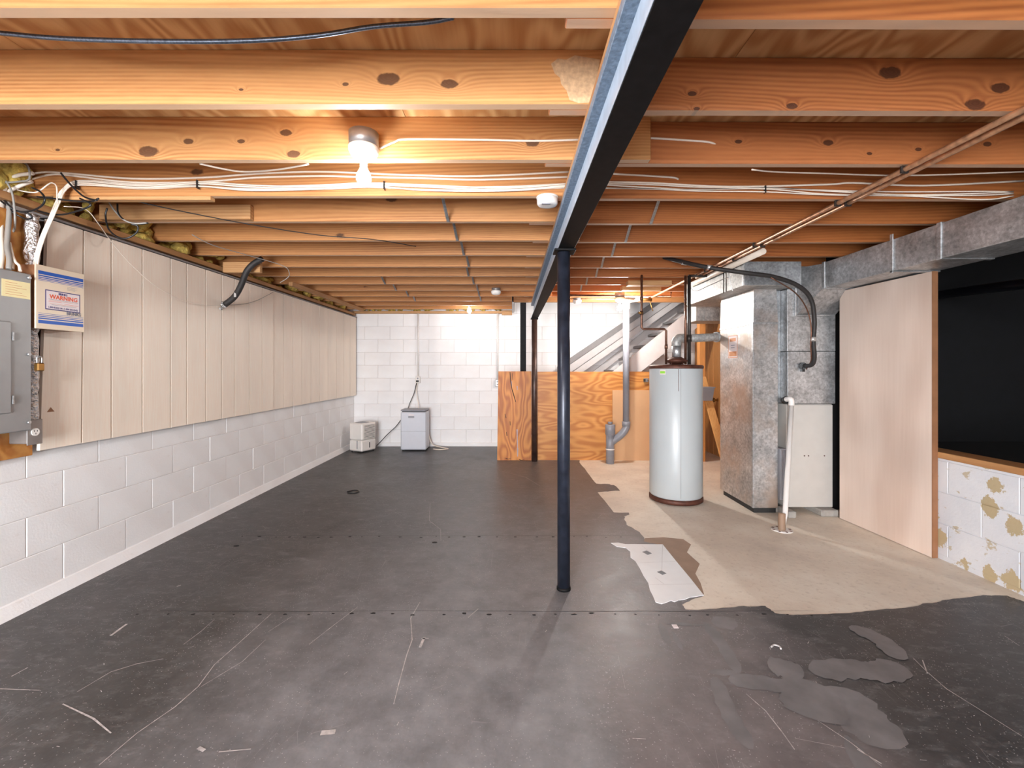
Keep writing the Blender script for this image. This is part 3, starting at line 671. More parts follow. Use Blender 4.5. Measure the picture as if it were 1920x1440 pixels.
slope_board(Z7(560, 890), Z7(1430, 215), Z7(455, 890), Z7(1365, 175), 6.98, .038, 'stringer', M['white_paint'], sg, 1.7, .7)
rs_ = thing('stair_rail', 'white sloping guard boards above the staircase against the back wall', 'railing', (1.0, 6.6, 1.2))
slope_board(Z7(225, 800), Z7(1180, 160), Z7(225, 738), Z7(1090, 155), 6.86, .038, 'rail', M['grey_paint'], rs_, .25, .3)  # grey colour stands for the shaded top face of this white rail
slope_board(Z7(240, 885), Z7(1200, 215), Z7(225, 808), Z7(1170, 165), 6.80, .038, 'rail', M['white_paint'], rs_, .3, .4)
slope_board(Z7(360, 885), Z7(1390, 160), Z7(255, 885), Z7(1290, 160), 6.70, .038, 'rail', M['white_paint'], rs_, .3, .4)
# treads between the stringers
A = P(*Z7(810, 890), 6.5)
L0 = P(*Z7(660, 895), 6.16); L1 = P(*Z7(1540, 190), 6.16); dd = (L1 - L0); sl = dd.z / dd.x
k = -8
while k < 7:
    x = L0.x + k * .23 + .08; z = L0.z + (x - L0.x) * sl - .07
    if z > .02 and z < 2.3 and x > .3:
        bx(x - .02, x + .25, 6.198, 6.98, z, z + .035, b=.003).build('tread', M['grey_paint'], sg)
    k += 1

# ------------------------------------------------------------------ drain stack
dk = thing('drain_stack', 'grey plastic drain pipe with elbow and open floor standpipe before the plywood', 'pipe', (P(1144, 869, 5.83).x, 5.83, 0))
X1 = P(1174, 700, 5.83).x; zt = P(0, 568, 5.83).z; X2 = P(1144, 700, 5.83).x
MB().cyl((X1, 5.83, P(0, 793, 5.83).z), (X1, 5.83, zt), .042, 24).build('vertical_pipe', M['pvc_grey'], dk)
MB().tube([(X1, 5.83, zt - .02), (X1 + .01, 5.83, zt + .03), (X1 + .06, 5.83, zt + .05), (X1 + .28, 5.80, zt + .08)], .046, 20).build('top_elbow', M['pvc_white'], dk)
MB().lathe((X1, 5.83, zt - .08), [(.048, 0), (.05, .005), (.05, .09), (.046, .1)], 24).build('coupling', M['pvc_white'], dk)
zb_ = P(0, 793, 5.83).z
MB().lathe((X1, 5.83, zb_ - .04), [(.046, 0), (.054, .004), (.054, .055), (.046, .06)], 24).build('coupling', M['pvc_grey'], dk)
MB().tube([(X1, 5.83, zb_ - .01), (X1, 5.83, zb_ - .06), (X1 - .06, 5.83, zb_ - .15), (X2 + .02, 5.83, zb_ - .25), (X2, 5.83, zb_ - .29)], .048, 20).build('elbow', M['pvc_grey'], dk)
MB().cyl((X2, 5.83, .0), (X2, 5.83, P(0, 800, 5.83).z), .054, 24).build('standpipe', M['pvc_grey'], dk)
MB().lathe((X2, 5.83, P(0, 815, 5.83).z), [(.056, 0), (.064, .004), (.064, .13), (.058, .135)], 24).build('coupling', M['pvc_grey'], dk)
MB().lathe((X2, 5.83, P(0, 796, 5.83).z + .01), [(.03, 0), (.03, .025)], 12).build('cap', M['pvc_grey'], dk)
MB().lathe((X2, 5.83, P(0, 843, 5.83).z), [(.056, 0), (.060, .003), (.060, .01), (.056, .014)], 24).build('clamp_ring', M['pvc_white'], dk)

# ------------------------------------------------------------------ water heater
hx, hy, hr = 1.562, 4.25, .240
wh = thing('water_heater', 'tall white cylindrical water heater with rusty base and top rim', 'water heater', (hx, hy, 0))
pr = [(hr, .06), (hr, 1.262)]
MB().lathe((hx, hy, 0), [(hr - .012, .045), (hr, .06), (hr, .3), (hr, 1.245), (hr - .004, 1.25)], 64).build('tank', M['heater'], wh)
MB().lathe((hx, hy, 0), [(hr - .006, .003), (hr + .004, .01), (hr + .004, .04), (hr - .01, .05)], 64).build('base_ring', M['rust'], wh)
MB().lathe((hx, hy, 0), [(hr + .005, 1.244), (hr + .007, 1.25), (hr + .007, 1.268), (hr - .004, 1.278), (.001, 1.285)], 64).build('top_rim', M['rust'], wh)
bx(-.0015, .0015, -.0006, .0006, .07, 1.24).build('seam', M['panel_grey'], wh, origin=(0, 0, 0)).location = (hx * 0 - .04, -(hr ** 2 - .04 ** 2) ** .5, 0)
MB().lathe((hx + .008, hy, 1.31), [(.02, -.03), (.045, -.025), (.10, .0), (.105, .012), (.07, .03), (.043, .045)], 32).build('draft_hood', M['rust'], wh)
for a in (0.6, 2.2, 3.7, 5.3): MB().cyl((hx + .008 + .07 * math.cos(a), hy + .07 * math.sin(a), 1.28), (hx + .008 + .07 * math.cos(a), hy + .07 * math.sin(a), 1.315), .005, 8).build('hood_leg', M['rust'], wh)
q = P(1251, 697, 4.01)
def curved_patch(ang0, ang1, z0, z1, r, mat, name, par, c=(hx, hy)):
    b = MB(); n = 6; vs = []
    for i in range(n + 1):
        a = ang0 + (ang1 - ang0) * i / n
        for z in (z0, z1): vs.append((c[0] + r * math.cos(a), c[1] + r * math.sin(a), z))
    b.add(vs, [(2 * i, 2 * i + 2, 2 * i + 3, 2 * i + 1) for i in range(n)], True); return b.build(name, mat, par)
aa = math.radians(215)
curved_patch(aa, aa + .24, 1.19, 1.235, hr + .0012, M['sticker'], 'energy_label', wh); curved_patch(aa + .02, aa + .22, 1.20, 1.222, hr + .0018, M['green'], 'energy_label_band', wh)
curved_patch(math.radians(255), math.radians(256), 1.04, 1.24, hr + .001, M['rust'], 'rust_streak', wh)
fl = thing('flue_pipe', 'short galvanised flue rising from the water heater and turning right toward the furnace', 'flue', (hx + .008, hy, 1.35))
fx = hx + .008
MB().cyl((fx, hy, 1.345), (fx, hy, 1.47), .043, 28).build('riser', M['galv'], fl)
MB().tube([(fx, hy, 1.46), (fx, hy, 1.50), (fx + .03, hy + .015, 1.53), (fx + .08, hy + .04, 1.535)], .046, 24).build('elbow', M['galv_bright'], fl)
MB().cyl((fx + .06, hy + .03, 1.532), (2.42, 4.66, 1.585), .040, 28).build('run', M['galv_bright'], fl)
MB().cyl((2.055, 4.49, 1.562), (2.085, 4.504, 1.564), .052, 28).build('collar', M['galv'], fl)
# copper water lines to the heater
def pipe(name, label, pts, r, mat, seg=10, sp=False, cat='pipe', group=None):
    o = MB().tube(pts, r, seg, sp).build(name, mat); return tag(o, label, cat, group)
z_ = lambda y, Y: H + (HY - y) / F * Y
Xa = P(1249, 600, 4.2).x; Xb = P(1203, 600, 4.2).x
cl = thing('copper_pipe', 'tarnished copper water line stepping down into the left top of the water heater', 'pipe', (Xa, 4.2, 1.28))
MB().tube([(Xa, 4.2, 1.286), (Xa, 4.2, z_(617, 4.2) - .015), (Xa - .015, 4.2, z_(617, 4.2)), (Xb + .015, 4.2, z_(617, 4.2)), (Xb, 4.2, z_(617, 4.2) + .015), (Xb, 4.2, 2.10), (Xb + .01, 4.23, 2.125), (Xb + .12, 4.6, 2.135)], .011, 12, False).build('line', M['dark_copper'], cl)
for p in ((Xa, z_(650, 4.2)), (Xb, z_(587, 4.2)), (Xb, z_(560, 4.2))): MB().cyl((p[0], 4.2, p[1] - .02), (p[0], 4.2, p[1] + .02), .015, 12).build('fitting', M['dark_copper'], cl)
MB().cyl((Xb - .03, 4.18, z_(587, 4.2)), (Xb + .01, 4.2, z_(587, 4.2)), .012, 10).build('valve', M['brass'], cl)
Xc = P(1285, 600, 4.22).x - .006
pipe('copper_pipe', 'tarnished copper riser on the right top of the water heater beside the black gas pipe', [(Xc, 4.2, 1.286), (Xc, 4.2, 2.118)], .012, M['dark_copper'])
gp = thing('gas_pipe', 'black iron gas pipe rising from behind the right of the water heater', 'pipe', (Xc + .035, 4.33, 1.28))
MB().cyl((Xc + .036, 4.205, 1.283), (Xc + .036, 4.205, 2.12), .017, 14).build('riser', M['iron'], gp)
MB().cyl((Xc + .036, 4.205, 1.5), (Xc + .036, 4.205, 1.56), .023, 14).build('union', M['iron'], gp)
MB().cyl((Xc + .03, 4.205, 2.118), (1.90, 4.205, 2.118), .013, 12).build('branch', M['iron'], gp)
# long copper pair along the joists
for n, (X, Y0, lab) in enumerate(((1.745, .6, 'upper of two long copper pipes running front to back under the right joists'), (1.80, .6, 'brighter copper pipe running beside its twin, nearer the metal duct'))):
    t_ = thing('copper_pipe', lab, 'pipe', (X, 3, ZJ - .02))
    MB().cyl((X, Y0 - 2.5, ZJ - .018), (X, 5.55 if n == 0 else 4.35, ZJ - .018), .0115, 12).build('line', M['copper'], t_)
    for i in ((3, 4, 6, 8) if n == 0 else (4, 6, 7)):
        yb = JY(i) + .02; bx(X - .017, X + .017, yb - .006, yb + .006, ZJ - .034, ZJ - .002, b=.002).build('pipe_hanger', M['iron'], t_)
t_ = thing('copper_pipe', 'copper cross line with elbows near the stair bulb joining the long copper pipe', 'pipe', (1.4, 5.6, ZJ - .03))
MB().tube([P(1050, 553, 5.6), P(1258, 556, 5.55), P(1258, 548, 5.5)], .011, 10, False).build('line', M['dark_copper'], t_)
MB().tube([P(1052, 560, 5.75), P(1190, 561, 5.75)], .009, 8, False).build('second_line', M['copper'], t_)
MB().cyl(P(1200, 561, 5.6), P(1222, 562, 5.6), .02, 10).build('valve', M['brass'], t_)
MB().cyl(P(1218, 562, 5.6), P(1224, 583, 5.6), .006, 8).build('valve_handle', M['brass'], t_)
pi = MB().tube([P(1431, 471, 3.32), (1.86, 4.1, ZJ - .035), (1.86, 4.75, ZJ - .035)], .024, 16, False); t_ = pi.build('insulated_pipe', M['white_cable']); tag(t_, 'short fat pale insulated pipe hung beside the copper lines near the duct', 'pipe')
# boards under joists near the stairs
for a, b, yy, lab in ((1178, 1260, 4.56, 'short flat board nailed under the joists, nearer one beside the copper riser'), (1167, 1240, 4.86, 'short flat board nailed under the joists, further one nearer the stair bulb')):
    tag(bx(P(a, 0, yy).x, P(b, 0, yy).x, yy, yy + .10, ZJ - .05, ZJ - .002, b=.003).build('blocking_board', M['strip']), lab, 'board')

# ------------------------------------------------------------------ ducts
def seam(x0, x1, y0, y1, z0, z1, par, mat=None, name='seam'): return bx(x0, x1, y0, y1, z0, z1, b=.002).build(name, mat or M['galv'], par)
d1 = thing('trunk_duct', 'large rectangular galvanised duct running along the right side above the low wall', 'duct', (2.68, 1, 1.897))
bx(2.53, 2.838, -3.0, 3.62, 1.897, 2.105, b=.003).build('duct_body', M['galv'], d1)
for yy in (3.60, 2.62, 1.6):
    seam(2.524, 2.844, yy, yy + .03, 1.891, 2.111, d1)
seam(2.522, 2.53, 2.95, 2.975, 1.88, 2.14, d1, name='hanger_strap'); seam(2.522, 2.84, 2.95, 2.975, 1.886, 1.8965, d1, name='hanger_strap')
d2 = thing('supply_duct', 'rectangular galvanised duct above the return box, running back toward the stairs', 'duct', (2.15, 4.2, 1.93))
bx(1.912, 2.385, 3.67, 4.95, 1.93, 2.128, b=.003).build('duct_body', M['galv_bright'], d2)
bx(1.918, 2.38, 3.664, 3.6699, 1.935, 2.125).build('end_cap', M['galv_dark'], d2)
seam(1.907, 1.912, 3.668, 3.70, 1.93, 2.128, d2)
d3 = thing('branch_duct', 'low square-cornered white-lit duct branch below the supply duct by the stairs', 'duct', (2.5, 5.3, 1.75))
bx(2.148, 2.93, 5.2, 5.55, 1.80, 2.0, b=.003).build('duct_body', M['galv_bright'], d3)
seam(2.25, 2.256, 5.195, 5.2, 1.80, 2.0, d3)
rd = thing('return_duct', 'tall galvanised return air box with small printed sticker, left of the furnace', 'duct', (2.18, 4.13, 0))
bx(2.075, 2.288, 3.83, 4.44, .045, 1.64, b=.003).build('lower_box', M['galv_warm'], rd)
MB().hexa([(2.075, 3.83, 1.64), (2.288, 3.83, 1.64), (2.288, 4.44, 1.64), (2.075, 4.44, 1.64)], [(2.085, 3.84, 1.929), (2.28, 3.84, 1.929), (2.28, 4.44, 1.929), (2.085, 4.44, 1.929)]).build('upper_box', M['galv_warm'], rd)
seam(2.07, 2.293, 3.825, 4.445, 1.625, 1.645, rd)
seam(2.07, 2.078, 3.826, 3.85, .045, 1.63, rd, name='corner_flange')
bx(2.09, 2.28, 3.85, 4.40, 0, .045).build('plinth', M['dark'], rd)
q0 = F * 2.075 / (1366 - 960); q1 = F * 2.075 / (1383 - 960)
stk = bx(2.0735, 2.0749, q1, q0, z_(672, (q0 + q1) / 2), z_(630, (q0 + q1) / 2)).build('sticker', M['sticker'], rd)
zc = z_(650, 4.17)
for (ya, yb_, za, zb2, mm) in ((.0, 1, -.105, -.1, 'orange'), (0, 1, .1, .105, 'orange'), (0, .04, -.1, .1, 'orange'), (.96, 1, -.1, .1, 'orange'), (.1, .9, -.09, -.045, 'orange'), (.18, .82, .05, .08, 'orange'), (.3, .7, .01, .016, 'ink_grey'), (.3, .7, -.012, -.006, 'ink_grey')):
    bx(2.0726, 2.0735, q1 + (q0 - q1) * ya, q1 + (q0 - q1) * yb_, zc + za, zc + zb2).build('print', M[mm], stk)
fu = thing('furnace', 'furnace cabinet with off-white lower door and galvanised upper casing beside the luan door', 'furnace', (2.55, 4.1, 0))
bx(2.353, 2.745, 3.82, 4.45, .055, .94, b=.004).build('cabinet', M['furnace_white'], fu)
bx(2.358, 2.742, 3.805, 3.82, .06, .935, b=.004).build('door_panel', M['furnace_white'], fu)
for dx in (.14, .175, .31): MB().cyl((2.358 + dx, 3.807, .50), (2.358 + dx, 3.801, .50), .005, 8).build('screw', M['rust'], fu)
bx(2.353, 2.76, 3.80, 4.45, .945, 1.39, b=.003).build('coil_box', M['galv'], fu)
bx(2.353, 2.765, 3.805, 4.45, 1.393, 1.925, b=.003).build('plenum', M['galv'], fu); bx(2.39, 2.765, 3.805, 4.45, 1.925, 2.12, b=.003).build('plenum_top', M['galv_dark'], fu)
bx(2.29, 2.3535, 3.90, 3.96, .945, 1.93, b=.003).build('filler_panel', M['galv_dark'], fu)
MB().hexa([(2.43, 3.80, 1.705), (2.76, 3.80, 1.705), (2.76, 3.80, 2.105), (2.45, 3.80, 2.105)], [(2.535, 3.63, 1.90), (2.835, 3.63, 1.90), (2.835, 3.63, 2.10), (2.535, 3.63, 2.10)]).build('transition_boot', M['galv'], fu)
bx(2.42, 2.745, 3.79, 3.80, 1.690, 1.705, b=.002).build('flange', M['galv'], fu)
bx(2.41, 2.425, 3.79, 3.80, 1.69, 1.93, b=.002).build('flange', M['galv'], fu)
fr = thing('filter_rack', 'grey ribbed filter housing between the return box and furnace door', 'filter rack', (2.31, 3.84, .12))
bx(2.289, 2.352, 3.80, 4.3, .12, .56, b=.003).build('housing', M['plastic_grey'], fr)
for k in range(5): bx(2.293 + k * .012, 2.299 + k * .012, 3.79, 3.80, .13, .55).build('rib', M['plastic_grey'], fr)
for (a, b_, c_2, d, lab) in ((2.30, 2.365, 3.70, 3.95, 'small concrete block under the left corner of the furnace by the white pipe'), (2.60, 2.745, 3.74, 4.0, 'concrete block supporting the right corner of the furnace'), (2.291, 2.345, 3.86, 4.1, 'concrete block in shade under the filter rack')):
    tag(bx(a, b_, c_2, d, 0, .054 if a > 2.2 else .044, b=.006).build('concrete_block', M['concrete']), lab, 'block')
# condensate pipe and floor drain
dn = thing('condensate_pipe', 'white plastic drain pipe leaning from the furnace down into the floor drain', 'pipe', (2.06, 3.42, 0))
pt = P(1484, 760, 3.70); pe = P(1477, 749, 3.72)
MB().tube([G(1466, 994) + Vector((0, 0, .01)), P(1472, 965, 3.47), pt], .019, 16, False).build('riser', M['pvc_white'], dn)
MB().tube([pt, P(1484, 752, 3.70), P(1481, 748, 3.71), P(1474, 749, 3.76), P(1471, 750, 3.80)], .022, 16).build('elbow', M['pvc_white'], dn)
MB().cyl(P(1476, 749, 3.75), P(1471, 751, 3.80), .030, 16).build('coupling', M['black_cable'], dn)
a = G(1466, 994); MB().tube([a + Vector((0, 0, .0)), a + Vector((.005, .01, .05)), a + Vector((.018, .03, .12))], .026, 16).build('foot_coupling', M['adhesive'], dn)
dd_ = MB().lathe((a.x, a.y, .0005), [(.075, 0), (.075, .004), (.05, .006), (.03, .004)], 28).build('floor_drain', M['pvc_white']); tag(dd_, 'round pale floor drain ring at the foot of the white drain pipe', 'drain')
for k in range(8): MB().box(-.006, .006, .052, .07, 0, .002).build('slot', M['rust'], dd_, origin=(0, 0, 0)).matrix_basis = Matrix.Translation((0, 0, .0052)) @ Matrix.Rotation(k * math.pi / 4, 4, 'Z')
# insulated line set
ls = thing('refrigerant_line', 'black foam-covered line arching from the joists down to the furnace coil', 'hose', P(1507, 686, 3.78))
MB().tube([P(1245, 487, 3.9) + Vector((0, 0, .02)), P(1320, 500, 3.60), P(1400, 512, 3.52), P(1450, 519, 3.52), P(1495, 535, 3.55), P(1520, 560, 3.58), P(1527, 600, 3.6), P(1525, 640, 3.62), P(1527, 670, 3.64), P(1522, 684, 3.68), P(1505, 686, 3.795)], .017, 14).build('foam_tube', M['tube_dark'], ls)
MB().tube([P(1445, 520, 3.50), P(1490, 548, 3.53), P(1513, 580, 3.58), P(1521, 615, 3.6), P(1520, 650, 3.62), P(1521, 675, 3.66), P(1512, 692, 3.78)], .005, 8).build('thin_line', M['dark_copper'], ls)
MB().cyl(P(1524, 632, 3.618), P(1524, 640, 3.618), .024, 14).build('tape_band', M['tape'], ls)
MB().cyl(P(1506, 686, 3.77), P(1504, 686, 3.80), .030, 14).build('grommet', M['black_cable'], ls)
bx(P(1503, 0, 3.78).x, P(1508, 0, 3.78).x, 3.77, 3.80, z_(697, 3.78), z_(688, 3.78)).build('valve_block', M['black_cable'], ls)
for q in (P(1283, 493, 3.74), P(1330, 501, 3.58)): MB().cyl(q + Vector((-.02, 0, .002)), q + Vector((.02, 0, -.003)), .0185, 12).build('tape_band', M['tape'], ls)
tag(MB().tube([P(1284, 515, 4.4), P(1300, 545, 4.2) , P(1330, 535, 3.9), P(1357, 523, 3.7), P(1366, 520, 3.68)], .003, 6).build('thin_wire', M['grey_cable']), 'thin drooping wire in front of the bright side of the supply duct', 'wire')
tag(MB().tube([P(1366, 503, 3.64), P(1367, 520, 3.64), P(1372, 540, 3.64), P(1374, 546, 3.64)], .004, 6).build('wire_hook', M['tape']), 'thin hanging metal wire hook beside the supply duct corner', 'wire')
tag(MB().cyl(P(1357, 503, 4.0), P(1357, 550, 4.0), .005, 8).build('hanger_rod', M['iron']), 'thin dark hanger rod in front of the supply duct side', 'rod')

# ------------------------------------------------------------------ door slab leaning before the crawl space
ds = thing('door_slab', 'tall pinkish luan-faced door slab standing on edge between furnace and low wall', 'door', (2.74, 3.3, 0))
MB().hexa([(2.722, 3.70, .004), (2.757, 2.925, .004), (2.793, 2.928, .004), (2.757, 3.70, .004)], [(2.722, 3.70, 1.885), (2.757, 2.925, 1.885), (2.793, 2.928, 1.885), (2.757, 3.70, 1.885)]).build('face_panel', M['luan'], ds)
MB().hexa([(2.757, 2.919, .004), (2.795, 2.922, .004), (2.795, 2.928, .004), (2.757, 2.925, .004)], [(2.757, 2.919, 1.885), (2.795, 2.922, 1.885), (2.795, 2.928, 1.885), (2.757, 2.925, 1.885)]).build('edge_strip', M['edge_wood_shade'], ds)
# brace, bin, stud behind the heater
br_ = MB(); a = P(1368, 884, 5.25); a.z = .0; b = P(1317, 706, 5.9)
br_.hexa([a + Vector(v) for v in ((-.045, 0, 0), (.045, 0, 0), (.045, .038, 0), (-.045, .038, 0))], [b + Vector(v) for v in ((-.045, 0, 0), (.045, 0, 0), (.045, .038, 0), (-.045, .038, 0))])
tag(br_.build('brace', M['lumber_z']), 'pale timber brace leaning diagonally behind the water heater', 'timber')
tag(bx(b.x - .02, b.x + .06, 5.945, 6.03, 0, 2.14, b=.003).build('stud', M['brown_panel']), 'brown upright stud behind the water heater at the end of the stairs', 'timber')
wb_ = thing('plastic_bin', 'small grey plastic bin hung just right of the water heater', 'bin', (P(1322, 740, 5.7).x, 5.7, z_(752, 5.7)))
qx0, qx1 = P(1308, 0, 5.7).x, P(1336, 0, 5.7).x; za, zb2 = z_(751, 5.7), z_(727, 5.7)
MB().hexa([(qx0 + .015, 5.66, za), (qx1 - .02, 5.66, za), (qx1 - .02, 5.76, za), (qx0 + .015, 5.76, za)], [(qx0, 5.64, zb2), (qx1, 5.64, zb2), (qx1, 5.775, zb2), (qx0, 5.775, zb2)]).build('tub', M['plastic_grey'], wb_)
bx(qx0 - .008, qx1 + .008, 5.63, 5.785, zb2, zb2 + .012, b=.003).build('rim', M['plastic_grey'], wb_)
dk_ = MB().lathe((2.91, 6.3, z_(750, 6.3)), [(.02, 0), (.02, .015), (.012, .03), (.028, .045), (.03, .06), (.015, .075)], 20, Matrix.Rotation(-math.pi / 2, 3, 'Y')); tag(dk_.build('door_knob', M['brass']), 'round brass knob on the brown panelled wall behind the return duct', 'knob')

# ------------------------------------------------------------------ dehumidifiers
def local(root_loc, ang):
    return Matrix.Translation(Vector(root_loc)) @ Matrix.Rotation(ang, 4, 'Z')
c0 = Vector((-2.193, 6.50, 0)); ang = math.radians(62)
dh = thing('dehumidifier', 'smaller cream dehumidifier with louvred grille, turned toward the room in the corner', 'dehumidifier', (-2.25, 6.66, 0))
Md = local(c0, ang)
def lb(x0, x1, y0, y1, z0, z1, b=0): return MB().box(x0, x1, y0, y1, z0, z1, b=b, M4=Md)
lb(0, .285, 0, .26, .185, .435, .018).build('upper_case', M['plastic'], dh); lb(.0, .285, 0, .26, .022, .183, .016).build('water_bucket', M['plastic'], dh)
g_ = lb(.05, .255, -.002, .004, .20, .40).build('grille_recess', M['dark'], dh)
for k in range(11): lb(.05, .255, -.006, .0, .204 + k * .018, .215 + k * .018).build('louvre', M['plastic'], dh)
lb(.145, .158, -.003, .001, .065, .145).build('level_window', M['dark'], dh)
MB().box(-.003, .001, .085, .10, .06, .18, M4=Md).build('hand_grip', M['plastic_grey'], dh)
lb(.06, .20, .06, .20, .435, .441, .003).build('control_panel', M['plastic_grey'], dh)
for x, y in ((.03, .03), (.255, .03), (.03, .23), (.255, .23)):
    MB().cyl(Md @ Vector((x - .008, y, .0145)), Md @ Vector((x + .008, y, .0145)), .0125, 12).build('caster', M['dark'], dh)
d2_ = thing('dehumidifier', 'taller cool-white dehumidifier with grey top standing square to the back wall', 'dehumidifier', (-1.48, 6.8, 0))
Md = local((-1.672, 6.68, 0), 0)
lb(0, .384, 0, .24, .02, .59, .014).build('front_case', M['plastic_cool'], d2_)
lb(.02, .37, .01, .235, .59, .603).build('air_slot', M['dark'], d2_)
lb(0, .384, 0, .24, .603, .626, .008).build('top_cover', M['plastic_grey'], d2_)
lb(.12, .20, -.002, .001, .535, .555).build('badge', M['sticker'], d2_); lb(.115, .205, -.0015, .001, .50, .53).build('badge_plate', M['plastic_grey'], d2_)
lb(.002, .382, -.0008, .001, .300, .303).build('bucket_seam', M['plastic_grey'], d2_)
for x, y in ((.03, .03), (.35, .03), (.03, .21), (.35, .21)): MB().cyl(Md @ Vector((x - .01, y, .0125)), Md @ Vector((x + .01, y, .0125)), .0105, 12).build('caster', M['dark'], d2_)
def cable(name, label, pts, r, mat, cat='cable', group=None, seg=8):
    return tag(MB().tube([P(*p) for p in pts], r, seg).build(name, mat), label, cat, group)
cable('power_cord', 'black power cord running from the wall outlet behind and down to the smaller dehumidifier', [(781, 718, 7.05), (776, 738, 7.02), (768, 757, 7.0), (762, 775, 6.98), (752, 787, 6.97), (742, 800, 6.97), (726, 815, 6.92), (714, 828, 6.85), (706, 836, 6.8)], .006, M['black_cable'], 'cord')
cable('power_cord', 'white power cord hanging from the outlet to the taller dehumidifier', [(783, 715, 7.05), (781, 735, 7.03), (784, 755, 7.0), (786, 775, 6.96)], .005, M['white_cable'], 'cord')
cable('hose', 'white cord curled on the floor right of the taller dehumidifier', [(804, 815, 6.95), (808, 829, 6.97), (815, 835.5, 6.98), (832, 839.5, 6.92), (840, 841.5, 6.86), (825, 843, 6.76), (812, 842, 6.82)], .009, M['white_cable'], 'hose')

# ------------------------------------------------------------------ back wall conduits
for px, lab, yb in ((784, 'white wall conduit and outlet above the taller dehumidifier', 712), (933, 'white wall conduit and outlet next to the brown plywood board', 718)):
    X = P(px, 0, 7.08).x; zb2 = z_(yb, 7.08); t_ = thing('wall_conduit', lab, 'conduit', (X, 7.08, zb2))
    MB().cyl((X, 7.082, zb2 + .03), (X, 7.082, 2.115), .015, 14).build('tube', M['pvc_white'], t_)
    for zz in (1.87, 1.4 + .05): bx(X - .022, X + .022, 7.07, 7.098, zz, zz + .012, b=.002).build('strap', M['pvc_white'], t_)
    bx(X - .035, X + .035, 7.045, 7.098, zb2 - .055, zb2 + .055, b=.005).build('outlet_box', M['plastic'] if px < 900 else M['metal_box'], t_)
    for dz in (-.022, .022): MB().lathe((X, 7.044, zb2 + dz), [(.013, -.001), (.013, .001)], 14, Matrix.Rotation(1.5708, 3, 'X')).build('socket', M['plastic_grey'], t_)
    if px < 900: bx(X - .018, X + .018, 7.0, 7.043, zb2 - .035, zb2 - .008, b=.004).build('plug', M['dark'], t_)

# ------------------------------------------------------------------ bulbs and fixtures
def bulb_fix(name, label, c, W, col=(.94, .975, 1.0), zbox=None, visible=True, zb_c=None):
    """c = centre of the glass bulb; box above"""
    t = thing(name, label, 'light', (c[0], c[1], c[2] + .15))
    zt_ = c[2] + .075
    MB().lathe((c[0], c[1], zt_), [(.060, .045), (.060, .105), (.05, .107)], 24).build('junction_box', M['metal_box'], t)
    MB().lathe((c[0], c[1], zt_), [(.03, -.005), (.052, .012), (.062, .03), (.062, .044), (.058, .046)], 28).build('lamp_holder', M['ceramic'], t)
    MB().lathe((c[0], c[1], zt_), [(.012, -.035), (.0155, -.03), (.0155, -.003), (.02, 0)], 16).build('bulb_cap', M['metal_box'], t)
    g = MB().lathe((c[0], c[1], c[2] - .01), [(.001, -.030), (.012, -.028), (.022, -.020), (.029, -.006), (.030, .006), (.026, .022), (.018, .036), (.014, .048), (.001, .049)], 24)
    o = g.build('bulb', emis('bulb_glow_%d' % len(bpy.data.materials), col, W * 13.0), t); return t
bulb_fix('ceiling_light', 'glowing bare bulb in porcelain holder on the near joist left of the beam', (P(682, 331, 1.855).x, 1.855, z_(331, 1.855)), BULB['near'])
bulb_fix('ceiling_light', 'glowing bare bulb far back, just in front of the white back wall', (P(880, 582, 6.52).x, 6.52, z_(582, 6.52)), BULB['back'])
bulb_fix('ceiling_light', 'glowing bare bulb beside the top of the grey drain pipe near the stairs', (1.325, 5.48, z_(577, 5.48)), BULB['stair'], (1, .97, .93))
bulb_fix('ceiling_light', 'added unseen fill bulb under the joists behind the camera, left bay', (-.9, -1.3, 2.02), BULB['added_rear_a'])  # this bulb and the next are added, unseen, to light the front
bulb_fix('ceiling_light', 'added unseen fill bulb under the joists behind the camera, right bay', (1.5, -1.6, 2.02), BULB['added_rear_b'])
t_ = thing('smoke_detector', 'round white smoke detector under a joist left of the beam', 'smoke detector', (.186, 2.36, 2.145))
MB().lathe((.186, 2.345, ZJ), [(.03, -.046), (.048, -.044), (.054, -.036), (.055, -.012), (.05, -.008)], 32).build('cover', M['plastic'], t_)
MB().lathe((.186, 2.345, ZJ), [(.056, -.009), (.058, -.006), (.058, -.001)], 32).build('mount_plate', M['plastic'], t_)
bx(.155, .20, 2.31, 2.325, ZJ - .0475, ZJ - .045).build('vent_slot', M['plastic_grey'], t_)
for px, Y, lab in ((930, 5.02, 'empty porcelain lamp holder under the joists left of the beam, far back'), (1082, 5.72, 'small white empty lamp holder just right of the navy column, far back')):
    X = P(px, 0, Y).x; t_ = thing('lamp_holder', lab, 'lamp holder', (X, Y, ZJ))
    MB().lathe((X, Y, ZJ), [(.045, -.03), (.05, -.001)], 24).build('box', M['metal_box'], t_)
    MB().lathe((X, Y, ZJ), [(.03, -.075), (.045, -.068), (.055, -.05), (.058, -.032), (.05, -.03)], 24).build('holder', M['ceramic'], t_)

